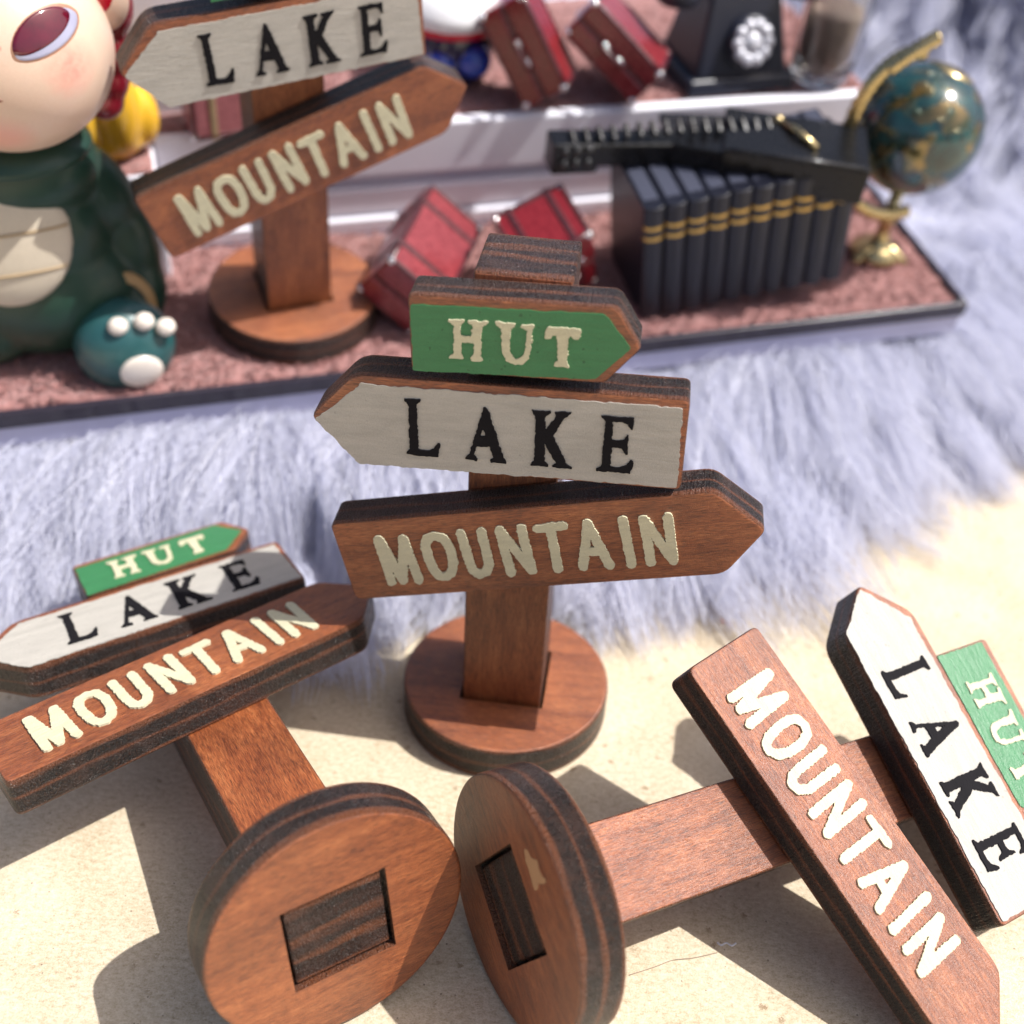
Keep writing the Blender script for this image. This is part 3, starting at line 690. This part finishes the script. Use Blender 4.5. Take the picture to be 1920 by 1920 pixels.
# ------------------------------------------------------------------ books
M_book = plain('navy_cloth', (0.008, 0.009, 0.018), 0.38, 0.4, 0, 0.1, 30, 0.2); M_gold = plain('gold_foil', (0.60, 0.38, 0.10), 0.35, 0.5, 0.8, var=0.2); M_page = plain('dark_page_edges', (0.05, 0.055, 0.085), 0.6, 0.3, bump=.3, scale=40)
def book_meshes():
    w, h, d = .385, 2.46, 2.05; n = 10
    prof = [(-w / 2, d), (w / 2, d), (w / 2, .10)] + [(w / 2 * math.cos(a), .10 - .13 * math.sin(a)) for a in np.linspace(0, math.pi, n)[1:-1]] + [(-w / 2, .10)]
    def ex(p, z0, z1, bev):
        pr = np.array(p); ctr = pr.mean(0); V = []; F = []; m = len(pr)
        for ins, z in ((bev, z0), (0, z0 + bev), (0, z1 - bev), (bev, z1)):
            q = pr + (ctr - pr) / np.linalg.norm(ctr - pr, axis=1)[:, None] * ins; V += [(x, y, z) for x, y in q]
        F.append(list(reversed(range(m)))); F.append([3 * m + i for i in range(m)])
        for r in range(3):
            for i in range(m): j = (i + 1) % m; F.append((r * m + i, r * m + j, (r + 1) * m + j, (r + 1) * m + i))
        return V, F
    V, F = ex(prof, 0, h, .03); cover = mesh('cover', V, F, [M_book])
    bands = []
    for z in (h - .42, h - .64):
        V = []; F = []; aa = np.linspace(.08, math.pi - .08, 12)
        for zz in (z - .035, z + .035): V += [((w / 2 + .004) * math.cos(a), .10 - .134 * math.sin(a), zz) for a in aa]
        for zz in (z - .035, z + .035): V += [((w / 2 - .01) * math.cos(a), .10 - .12 * math.sin(a), zz) for a in aa]
        m = 12
        for i in range(m - 1): F += [(i, i + 1, m + i + 1, m + i), (2 * m + i, i, i + 1, 2 * m + i + 1), (m + i, m + i + 1, 3 * m + i + 1, 3 * m + i)]
        bands.append(mesh('gold_band', V, F, [M_gold]))
    pg = bm_mesh('page_block', box_bm(w - .1, d - .3, .02, .004, 1, M=Matrix.Translation((0, d / 2 + .1, h + .006))), M_page)
    return cover, bands, pg
cov, bands, pg = book_meshes()
BT = TF @ Matrix.Translation((6.30, -1.28, .0)) @ Euler((0, R_(-8.5), R_(-2.0))).to_matrix().to_4x4()
for i in range(10):
    M = BT @ Matrix.Translation((.19 + i * .402, random.uniform(-.02, .02), random.uniform(0, .02))) @ Euler((0, 0, random.uniform(-.012, .012))).to_matrix().to_4x4()
    r = empty('book', M)
    lab = ('leftmost dark navy book, its broad side cover facing the red suitcase' if i == 0 else
           'rightmost dark navy book, the one next to the globe foot' if i == 9 else
           ('second', 'third', 'fourth', 'fifth')[i - 1] + ' dark navy book from the left end of the row' if i < 5 else
           ('fifth', 'fourth', 'third', 'second')[i - 5] + ' dark navy book from the globe end of the row')
    tag(r, lab, 'book', 'row of dark navy books')
    wnorm(link('cover', cov, r)); link('page_block', pg, r)
    for bm_ in bands: link('gold_band', bm_, r)

# ------------------------------------------------------------------ black machine lying on the books
mach = tag(empty('toy_machine', TF), 'glossy black toy machine with a row of small keys lying across the books', 'toy machine')
def part(name, bm, mat, parent, smooth=None):
    o = link(name, bm_mesh(name, bm, mat), parent)
    if smooth: o.data.polygons.foreach_set('use_smooth', [True] * len(o.data.polygons))
    else: wnorm(o)
    return o
M_glossb = plain('glossy_black', (0.006, 0.006, 0.007), 0.24, 0.3, var=0.1); M_brass = plain('polished_brass', (0.60, 0.47, 0.24), 0.24, 0.5, 1.0, var=0.3); M_silv = plain('silver_tips', (0.030, 0.030, 0.033), 0.14, 0.6, 0.2, var=0.5, scale=12)
def wedge(p0, p1, d, h0, h1, z):
    """a block between two plan points with depth d, height h0 to h1"""
    bm = bmesh.new(); a = Vector((*p0, 0)); b_ = Vector((*p1, 0)); n = Vector((-(b_ - a).y, (b_ - a).x, 0)).normalized() * d
    vs = [bm.verts.new(q + Vector((0, 0, zz))) for q, zz in ((a, z), (b_, z), (b_ + n, z), (a + n, z), (a, z + h0), (b_, z + h1), (b_ + n, z + h1), (a + n, z + h0))]
    for f in ((3, 2, 1, 0), (4, 5, 6, 7), (0, 1, 5, 4), (1, 2, 6, 5), (2, 3, 7, 6), (3, 0, 4, 7)): bm.faces.new([vs[i] for i in f])
    bmesh.ops.bevel(bm, geom=bm.edges[:], offset=.05, segments=3, profile=.5, affect='EDGES'); return bm
part('arm', wedge((5.1, .02), (7.3, -.18), .55, .46, .42, 2.53), M_glossb, mach)
part('end_block', wedge((4.60, -.02), (5.45, -.06), .55, .60, .56, 2.44), M_glossb, mach)
part('neck', wedge((6.75, -.16), (7.55, -.72), .8, .50, .58, 2.50), M_glossb, mach)
part('body', wedge((7.45, -.72), (9.80, -1.80), 1.55, .66, .70, 2.50), M_glossb, mach)
part('tray_plate', wedge((6.88, .52), (10.15, -.05), .60, .16, .16, 2.72), M_black, mach)
kb = bm_mesh('key', box_bm(.085, .30, .16, .03, 3), M_silv)
for i in range(17):
    s_ = i / 16
    wnorm(link('key', kb, mach, Matrix.Translation((5.0 + s_ * 3.85, .20 - .28 * s_, 3.02 + .10 * math.sin(s_ * 3.1) + .10 * s_)) @ Euler((.5, 0, random.uniform(-.12, .12))).to_matrix().to_4x4()))
kn = bm_mesh('knob', ball_bm(.075, .075, .09, 14, 10), M_silv, True)
for i in range(3):
    for j in range(2): link('knob', kn, mach, Matrix.Translation((4.80 + i * .22, -.06, 2.92 - j * .24)))
part('lever', tube_bm([(8.85, .05, 3.15), (8.95, -.45, 3.28), (9.12, -1.0, 3.22)], [.07, .065, .06], 10), M_brass, mach, True)
link('lever_knob', bm_mesh('lever_knob', ball_bm(.10, .10, .10, 14, 10), M_brass, True), mach, Matrix.Translation((8.85, .05, 3.18)))
part('trim', tube_bm([(7.55, -.72, 3.17), (8.6, -1.20, 3.19), (9.72, -1.71, 3.21)], .04, 8), M_silv, mach, True)

# ------------------------------------------------------------------ globe
gl = tag(empty('globe', T4(11.72, -.10, 0)), 'teal and gold toy globe on a brass stand at the tray right end', 'globe')
def globe_mat():
    t = NT('globe_enamel'); c = t.coord('Object', False)
    n = t.noise(c, 1.9, 4, 0.6, 0.5); land = t.ramp(n, [(0.53, 0.0), (0.56, 1.0)])
    sea = t.ramp(t.noise(c, 3.0, 2), [(0.3, (0.003, 0.014, 0.017)), (0.7, (0.010, 0.066, 0.066))])
    lc = t.ramp(t.noise(c, 4.0, 3), [(0.35, (0.035, 0.075, 0.04)), (0.6, (0.22, 0.16, 0.07))])
    t.bump(land, 0.5, 0.03)
    return t.set(Base_Color=t.mix(land, sea, lc), Roughness=0.16, Metallic=t.math('MULTIPLY', land, 0.85), Specular_IOR_Level=0.6, Coat_Weight=0.6, Coat_Roughness=0.06)
CG = Vector((.02, 0, 2.88)); tilt = Euler((0, R_(-28), R_(20))).to_matrix().to_4x4()
link('sphere', bm_mesh('sphere', ball_bm(1.2, 1.2, 1.2, 64, 40), globe_mat(), True), gl, Matrix.Translation(CG) @ tilt)
link('polar_cap', bm_mesh('polar_cap', lathe_bm([(0, 1.235), (.12, 1.225), (.3, 1.19), (.44, 1.14), (.45, 1.11)], 40), M_brass, True), gl, Matrix.Translation(CG) @ Euler((0, R_(22), R_(20))).to_matrix().to_4x4())
ctl = [(-.55, 1.62), (-.95, 1.58), (-1.32, 1.25), (-1.55, .6), (-1.55, -.2), (-1.3, -.95), (-.8, -1.5), (-.2, -1.75), (.35, -1.72)]
def spline(P_, k=8):
    out = []; P_ = [Vector(p) for p in P_]
    for i in range(len(P_) - 1):
        a, b_, c_, e_ = P_[max(i - 1, 0)], P_[i], P_[i + 1], P_[min(i + 2, len(P_) - 1)]
        for q in range(k):
            s = q / k; out.append(.5 * ((2 * b_) + (c_ - a) * s + (2 * a - 5 * b_ + 4 * c_ - e_) * s * s + (3 * b_ - a - 3 * c_ + e_) * s ** 3))
    return out + [P_[-1]]
arc = spline([(CG.x + x, -.15, CG.z + z) for x, z in ctl])
link('meridian_ring', bm_mesh('meridian_ring', tube_bm(arc, [.12 + .028 * (i % 2) for i in range(len(arc))], 12), M_brass, True), gl)
fin = spline([(CG.x - 1.2, -.2, CG.z + 1.35), (CG.x - .85, -.25, CG.z + 1.7), (CG.x - .45, -.25, CG.z + 1.95)])
link('finial', bm_mesh('finial', tube_bm(fin, [.12 + .03 * (i % 2) for i in range(len(fin))], 12), M_brass, True), gl)
link('stem', bm_mesh('stem', lathe_bm([(0, .1), (.5, .1), (.52, .2), (.3, .3), (.16, .45), (.13, .8), (.2, .95), (.12, 1.1), (.12, 1.5), (0, 1.5)], 28), M_brass, True), gl, Matrix.Translation((.1, 0, 0)))
for a in (200, 320, 80):
    link('foot', bm_mesh('foot', tube_bm([(0, 0, .28), (.28, 0, .24), (.52, 0, .10), (.66, 0, .06)], [.10, .11, .10, .06], 10), M_brass, True), gl, Matrix.Translation((.1, 0, 0)) @ Matrix.Rotation(R_(a), 4, 'Z'))

# ------------------------------------------------------------------ telephone
M_tel = plain('matt_black_plastic', (0.016, 0.018, 0.032), 0.36, 0.5, var=0.15)
tel = tag(empty('telephone', T4(9.45, 2.72, UP, rz=R_(3))), 'black rotary toy telephone with a pale dial on the upper shelf', 'telephone')
def frustum(x0, x1, y0, y1, z0, X0, X1, Y0, Y1, z1, bev):
    bm = bmesh.new(); vs = [bm.verts.new(q) for q in ((x0, y0, z0), (x1, y0, z0), (x1, y1, z0), (x0, y1, z0), (X0, Y0, z1), (X1, Y0, z1), (X1, Y1, z1), (X0, Y1, z1))]
    for f in ((3, 2, 1, 0), (4, 5, 6, 7), (0, 1, 5, 4), (1, 2, 6, 5), (2, 3, 7, 6), (3, 0, 4, 7)): bm.faces.new([vs[i] for i in f])
    bmesh.ops.bevel(bm, geom=bm.edges[:], offset=bev, segments=4, profile=.5, affect='EDGES'); return bm
part('base', frustum(-1.22, 1.22, -.1, 1.9, .02, -1.15, 1.15, 0, 1.8, .34, .08), M_tel, tel)
part('body', frustum(-1.02, 1.02, .05, 1.75, .3, -.70, .70, .62, 1.5, 2.15, .1), M_tel, tel)
part('cradle', frustum(-.85, .85, .72, 1.45, 2.05, -.9, .9, .72, 1.45, 2.4, .08), M_tel, tel)
part('handset', tube_bm([(-1.35, .9, 2.0), (-1.3, 1.0, 2.42), (-1.0, 1.05, 2.62), (0, 1.08, 2.72), (1.0, 1.05, 2.62), (1.3, 1.0, 2.42), (1.35, .9, 2.0)], [.36, .30, .2, .17, .2, .30, .36], 16), M_tel, tel, True)
part('earpiece', lathe_bm([(0, 0), (.40, 0), (.44, .1), (.40, .34), (.3, .46), (0, .48)], 28), M_tel, tel, True).matrix_local = Matrix.Translation((-1.36, .82, 1.62))
part('mouthpiece', lathe_bm([(0, 0), (.40, 0), (.44, .1), (.40, .34), (.3, .46), (0, .48)], 28), M_tel, tel, True).matrix_local = Matrix.Translation((1.36, .82, 1.62))
DM = Matrix.Translation((.08, .22, .98)) @ Euler((R_(72), 0, 0)).to_matrix().to_4x4()
M_dial = plain('pale_dial', (0.62, 0.62, 0.68), 0.3, 0.5, 0.2, var=0.1)
dl = part('dial', lathe_bm([(0, .14), (.46, .14), (.5, .10), (.5, -.1), (0, -.1)], 40), M_tel, tel, True); dl.matrix_local = DM
fm = bm_mesh('finger_button', ball_bm(.125, .125, .08, 16, 10), M_dial, True)
for i in range(10):
    a = 2 * math.pi * i / 10; link('finger_button', fm, dl, Matrix.Translation((.33 * math.cos(a), .33 * math.sin(a), .16)))
link('dial_centre', bm_mesh('dial_centre', lathe_bm([(0, .21), (.04, .22), (.07, .2), (.19, .19), (.21, .14), (0, .14)], 30), M_dial, True), dl)

# ------------------------------------------------------------------ glass jar
def glass():
    t = NT('clear_glass'); return t.set(Base_Color=(0.93, 0.92, 0.90), Roughness=0.04, Transmission_Weight=1.0, IOR=1.45)
jar = tag(empty('glass_jar', T4(11.35, 3.05, UP)), 'small clear glass jar standing right of the telephone on the upper shelf', 'jar')
part('glass_body', lathe_bm([(0, .06), (.5, .06), (.62, .2), (.66, .6), (.68, 2.6), (.58, 2.9), (.52, 3.0), (.46, 2.95), (.52, 2.82), (.60, 2.5), (.58, .7), (.52, .34), (.4, .26), (0, .24)], 48), glass(), jar, True)
M_brew = plain('brown_filling', (0.34, 0.25, 0.21), 0.5, var=.3)
part('filling', lathe_bm([(0, .28), (.38, .29), (.49, .37), (.56, .72), (.575, 1.5), (.4, 1.6), (0, 1.62)], 40), M_brew, jar, True)

# ------------------------------------------------------------------ navy toy
nav = tag(empty('navy_toy', T4(3.75, 4.2, UP)), 'navy blue rounded toy with a white top and red rim behind the blurred arrow boards', 'toy')
M_navy = plain('navy_enamel', (0.012, 0.014, 0.07), 0.14, 0.6, coat=.5); M_blue = plain('blue_enamel', (0.02, 0.06, 0.40), 0.16, 0.6, coat=.5); M_wht = plain('white_enamel', (0.8, 0.8, 0.82), 0.2, 0.5, coat=.4); M_rim = plain('red_enamel', (0.55, 0.01, 0.03), 0.2, 0.5, coat=.4)
part('body', lathe_bm([(0, .02), (.7, .02), (.85, .3), (.9, .8), (.82, 1.2), (.6, 1.45), (0, 1.5)], 44), M_navy, nav, True)
part('rim', lathe_bm([(.80, 1.12), (1.02, 1.14), (1.06, 1.24), (1.0, 1.34), (.75, 1.36)], 44), M_rim, nav, True)
part('cap', lathe_bm([(.98, 1.26), (1.05, 1.3), (1.0, 1.5), (.8, 1.75), (.4, 1.9), (0, 1.94)], 44), M_wht, nav, True)
part('lobe', ball_bm(.36, .36, .34, 28, 18, M=Matrix.Translation((.30, -.72, .62))), M_blue, nav, True)
part('lobe', ball_bm(.30, .30, .30, 28, 18, M=Matrix.Translation((-.35, -.74, .55))), M_blue, nav, True)

# ------------------------------------------------------------------ yellow toy
M_yel = plain('yellow_vinyl', (0.80, 0.46, 0.035), 0.22, 0.5, coat=.4, var=.05)
yl = tag(empty('yellow_toy', T4(-2.75, 1.95, UP)), 'glossy yellow toy with rounded upright lobes behind the doll', 'toy')
def blob(name, balls, mat, parent, voxel=.05, it=6):
    bm = bmesh.new()
    for c_, r_, *rot in balls:
        Mx = Matrix.Translation(c_) @ (Euler(rot[0]).to_matrix().to_4x4() if rot else Matrix.Identity(4))
        ball_bm(*(r_ if isinstance(r_, tuple) else (r_,) * 3), 24, 16, M=Mx, bm=bm)
    o = link(name, bm_mesh(name, bm, mat, True), parent)
    m = o.modifiers.new('remesh', 'REMESH'); m.mode = 'VOXEL'; m.voxel_size = voxel; m.use_smooth_shade = True
    s_ = o.modifiers.new('smooth', 'SMOOTH'); s_.iterations = it; s_.factor = .6
    return o
blob('body', [((-.38, 0, .72), (.36, .38, .78), (0, -.25, 0)), ((.22, -.05, .85), (.36, .36, .85), (0, .06, 0)), ((.55, .25, .6), (.34, .34, .55)), ((0, .1, .3), (.6, .4, .35))], M_yel, yl, .05, 4)

# ------------------------------------------------------------------ doll in a green dinosaur suit
dol = tag(empty('doll', T4(-3.95, .0, 0)), 'pale-faced toy doll in a green dinosaur suit sitting in the sand at far left', 'doll')
M_skin = NT('doll_skin')
def skin():
    t = M_skin; c = t.coord('Object', False)
    n = t.noise(c, 30, 2)
    base = t.mix(t.ramp(n, [(0.3, 0.0), (0.7, 1.0)]), (0.66, 0.48, 0.37), (0.69, 0.51, 0.40))
    def spot(p, r0, r1):
        v = t.node('ShaderNodeVectorMath', operation='DISTANCE'); t.put(v.inputs[0], c); v.inputs[1].default_value = p
        return t.ramp(v.outputs['Value'], [(r0, 1.0), (r1, 0.0)])
    bl = t.math('MULTIPLY', spot(BLUSH, .05, .48), t.ramp(t.noise(c, 9, 3), [(0.25, .3), (0.6, .65)]))
    col = t.mix(bl, base, (0.70, 0.17, 0.14))
    for q in FRECK: col = t.mix(t.math('MULTIPLY', spot(q, .015, .04), .6), col, (0.55, 0.20, 0.14))
    lips = t.math('MULTIPLY', spot(CHIN, .15, .5), .55)
    col = t.mix(lips, col, (0.72, 0.28, 0.22))
    t.bump(n, .03, .01)
    t.set(Base_Color=col, Roughness=0.36, Specular_IOR_Level=0.45, Subsurface_Weight=0.15, Subsurface_Radius=(0.12, 0.05, 0.03), Coat_Weight=.15, Coat_Roughness=.2)
    return t.m
HC = Vector((.10, -.25, 5.39)); HR = (1.50, 1.45, 1.43)
HM = Matrix.Translation(HC) @ Euler((R_(-38), 0, R_(-6))).to_matrix().to_4x4()
# view direction towards the camera in the stand's frame, used to lay the face on the head
def onhead(du, dw, lift=0.0):
    """point on the head surface: du to the right and dw up of the face centre, as angles"""
    a, e = du, dw
    f = Vector((math.sin(a) * math.cos(e), -math.cos(a) * math.cos(e), math.sin(e)))
    return Vector((f.x * (HR[0] + lift), f.y * (HR[1] + lift), f.z * (HR[2] + lift)))
BLUSH = tuple(onhead(.82, -.33)); CHIN = tuple(onhead(.0, -1.18)); FRECK = [tuple(onhead(a, e)) for a, e in ((.0, -.11), (.12, -.12), (.05, -.20), (.16, -.22), (.30, -.20), (-.1, -.16))]
head = link('head', bm_mesh('head', ball_bm(*HR, 72, 48), skin(), True), dol, HM)
def patch(name, poly, lift, mat, parent, n=10):
    """closed outline in face angles laid on the head as a thin shell"""
    P = np.array(poly); cc = P.mean(0); m = len(P); V = [tuple(onhead(*cc, lift))]; F = []
    for r in range(1, n + 1):
        for q in P: V.append(tuple(onhead(*(cc + (q - cc) * r / n), lift if r < n else -.01)))
    for i in range(m): F.append((0, 1 + i, 1 + (i + 1) % m))
    for r in range(n - 1):
        for i in range(m): j = (i + 1) % m; F.append((1 + r * m + i, 1 + (r + 1) * m + i, 1 + (r + 1) * m + j, 1 + r * m + j))
    return link(name, mesh(name, V, F, [mat], smooth=True), parent)
M_scl = plain('eye_white', (0.34, 0.34, 0.46), 0.12, .5, coat=.6, var=.02); M_iris = plain('dark_red_iris', (0.12, 0.002, 0.016), 0.08, .6, coat=.8, var=.4, bump=0, scale=3); M_lid = plain('brown_lid_line', (0.36, 0.19, 0.12), 0.4)
def almond(cx_, cz_, hw, hu, hd, rot, n=40):
    out = []
    for i in range(n):
        a = 2 * math.pi * i / n; x = hw * math.cos(a); z_ = (hu if math.sin(a) > 0 else hd) * abs(math.sin(a)) ** 1.15 * (1 if math.sin(a) > 0 else -1)
        out.append((cx_ + x * math.cos(rot) - z_ * math.sin(rot), cz_ + x * math.sin(rot) + z_ * math.cos(rot)))
    return out
patch('eyelid_line', almond(.59, -.06, .43, .225, .175, .66), .008, M_lid, head)
for sg in (1, -1):
    patch('eye', almond(sg * .59, -.065, .40, .185, .15, sg * .66), .018, M_scl, head)
    patch('iris', almond(sg * .545, -.05, .36, .172, .115, sg * .69), .028, M_iris, head)
M_mouth = plain('mouth_line', (0.25, 0.09, 0.06), .5)
patch('mouth', almond(.02, -.70, .12, .018, .022, .05), .006, M_mouth, head)
blob('nose', [((0, 0, 0), (.11, .10, .09))], M_skin.m, head, .02, 2).matrix_local = Matrix.Translation(onhead(-.02, -.30))
M_hair = plain('dark_red_hair', (0.20, 0.010, 0.022), 0.25, .5, coat=.4, bump=.15, scale=6)
M_fringe = plain('tan_fringe', (0.30, 0.17, 0.09), 0.4, .5, bump=.1, scale=6)
patch('fringe', [(.34, .52), (.16, .36), (-.06, .23), (-.35, .20), (-.7, .25), (-1.1, .5), (-1.1, 1.0), (-.5, 1.25), (.2, 1.1), (.34, .8)], .07, M_fringe, head)
blob('hair', [((0, .75, .35), (1.40, 1.0, 1.35)), ((1.38, .65, -.45), (.34, .35, .45)), ((1.30, .65, -.90), (.33, .33, .40)), ((1.2, .6, -1.25), (.30, .3, .28)), ((1.45, .6, .3), (.40, .35, .6)), ((-1.3, .7, -.3), (.5, .4, .6))], M_hair, dol, .06, 3).matrix_local = Matrix.Translation(HC)
ear = blob('ear', [((0, 0, 0), (.27, .18, .42), (0, .25, 0)), ((-.2, .05, .1), (.25, .18, .35))], M_skin.m, dol, .035, 3); ear.matrix_local = Matrix.Translation(HC + Vector((1.52, .20, .46)))
blob('ear_hollow', [((0, 0, 0), (.16, .06, .28), (0, .25, 0))], M_rim, ear, .03, 1).matrix_local = Matrix.Translation((-.08, -.15, .18))
M_suit = plain('green_vinyl', (0.012, 0.045, 0.030), 0.42, .45, coat=.08, var=.12, scale=5); M_suit2 = plain('teal_vinyl', (0.020, 0.085, 0.09), 0.35, .5, coat=.2, var=.12, scale=6); M_belly = plain('cream_belly', (0.54, 0.47, 0.37), .45, var=.08); M_bline = plain('brown_line', (0.38, 0.27, 0.15), .5)
blob('suit', [((-.15, .05, 1.15), (1.5, 1.15, 1.25)), ((-.15, .05, 2.2), (1.25, 1.0, 1.3)), ((-.05, .0, 3.40), (1.15, .9, .85)), ((.8, -.1, .55), (.75, .9, .6)), ((-1.1, -.1, .55), (.75, .9, .6)), ((1.0, .2, 2.75), (.46, .5, .95), (0, -.42, 0)), ((1.35, .25, 1.75), (.42, .5, .95), (0, -.15, 0)), ((1.35, .2, .8), (.45, .6, .8)), ((-1.15, .15, 2.5), (.42, .48, 1.0), (0, .32, 0))], M_suit, dol, .07, 8)
part('collar', lathe_bm([(.60, 3.65), (.92, 3.60), (1.12, 3.42), (1.14, 3.34), (1.0, 3.3), (.7, 3.5)], 44), M_suit, dol, True).matrix_local = Matrix.Translation((-.10, 0, .36)) @ Matrix.Diagonal((1, .86, 1, 1))
bel = blob('belly', [((0, 0, 0), (1.02, .35, 1.12))], M_belly, dol, .05, 1); bel.matrix_local = Matrix.Translation((-.50, -.74, 2.62)) @ Euler((R_(-20), 0, 0)).to_matrix().to_4x4()
for z_ in (-.55, .08, .62):
    wd = math.sqrt(max(1 - (z_ / 1.12) ** 2, 0)); pts = [(1.02 * wd * math.sin(a), -.35 * wd * math.cos(a) - .012 if abs(a) < 1.6 else 0, z_ + .05 * math.sin(a)) for a in np.linspace(-1.3, 1.3, 18)]
    part('belly_line', tube_bm(pts, .02, 8), M_bline, bel, True)
ft = blob('foot', [((0, 0, 0), (.83, .62, .80)), ((.0, .3, -.05), (.70, .6, .68))], M_suit2, dol, .05, 4)
ft.matrix_local = Matrix.Translation((.98, -1.02, .50)) @ Euler((R_(-18), 0, R_(8))).to_matrix().to_4x4()
M_claw = plain('cream_claw', (0.78, 0.70, 0.62), .25, .5, coat=.4, var=.04)
cm = bm_mesh('claw', ball_bm(.165, .15, .15, 20, 14), M_claw, True)
for x_, z_ in ((-.08, .52), (.34, .52), (.66, .36)): link('claw', cm, ft, Matrix.Translation((x_, -.50, z_)))
blob('sole_pad', [((0, 0, 0), (.36, .10, .34))], M_claw, ft, .03, 1).matrix_local = Matrix.Translation((.13, -.565, -.30)) @ Euler((R_(22), 0, 0)).to_matrix().to_4x4()
part('cuff', lathe_bm([(.60, -.10), (.74, -.10), (.76, .0), (.74, .10), (.58, .10)], 36), plain('tan_cuff', (0.42, 0.26, 0.11), .45), dol, True).matrix_local = Matrix.Translation((.86, -.55, .82)) @ Euler((R_(80), R_(10), R_(20))).to_matrix().to_4x4()

# ------------------------------------------------------------------ lint on the board
def lint(name, pts, r, col, label):
    P_ = [Vector(p) for p in pts]; out = []
    for i in range(len(P_) - 1):
        a, b_, c_, d_ = P_[max(i - 1, 0)], P_[i], P_[i + 1], P_[min(i + 2, len(P_) - 1)]
        for k in range(6):
            s = k / 6; out.append(.5 * ((2 * b_) + (c_ - a) * s + (2 * a - 5 * b_ + 4 * c_ - d_) * s * s + (3 * b_ - a - 3 * c_ + d_) * s ** 3))
    out.append(P_[-1])
    o = link(name, bm_mesh(name, tube_bm(out, r, 6), plain(name, col, .6, .3), True)); tag(o, label, 'fibre')
lint('lint_fibre', LINT[0], .012, (0.75, 0.74, 0.78), 'tiny curled white fibre lying on the board in front of the right signpost')
lint('hair_strand', LINT[1], .005, (0.34, 0.27, 0.20), 'long thin brown hair on the board right of the tipped round base')
lint('orange_fibre', LINT[2], .022, (0.75, 0.30, 0.18), 'short orange fibre on the board behind the right signpost')
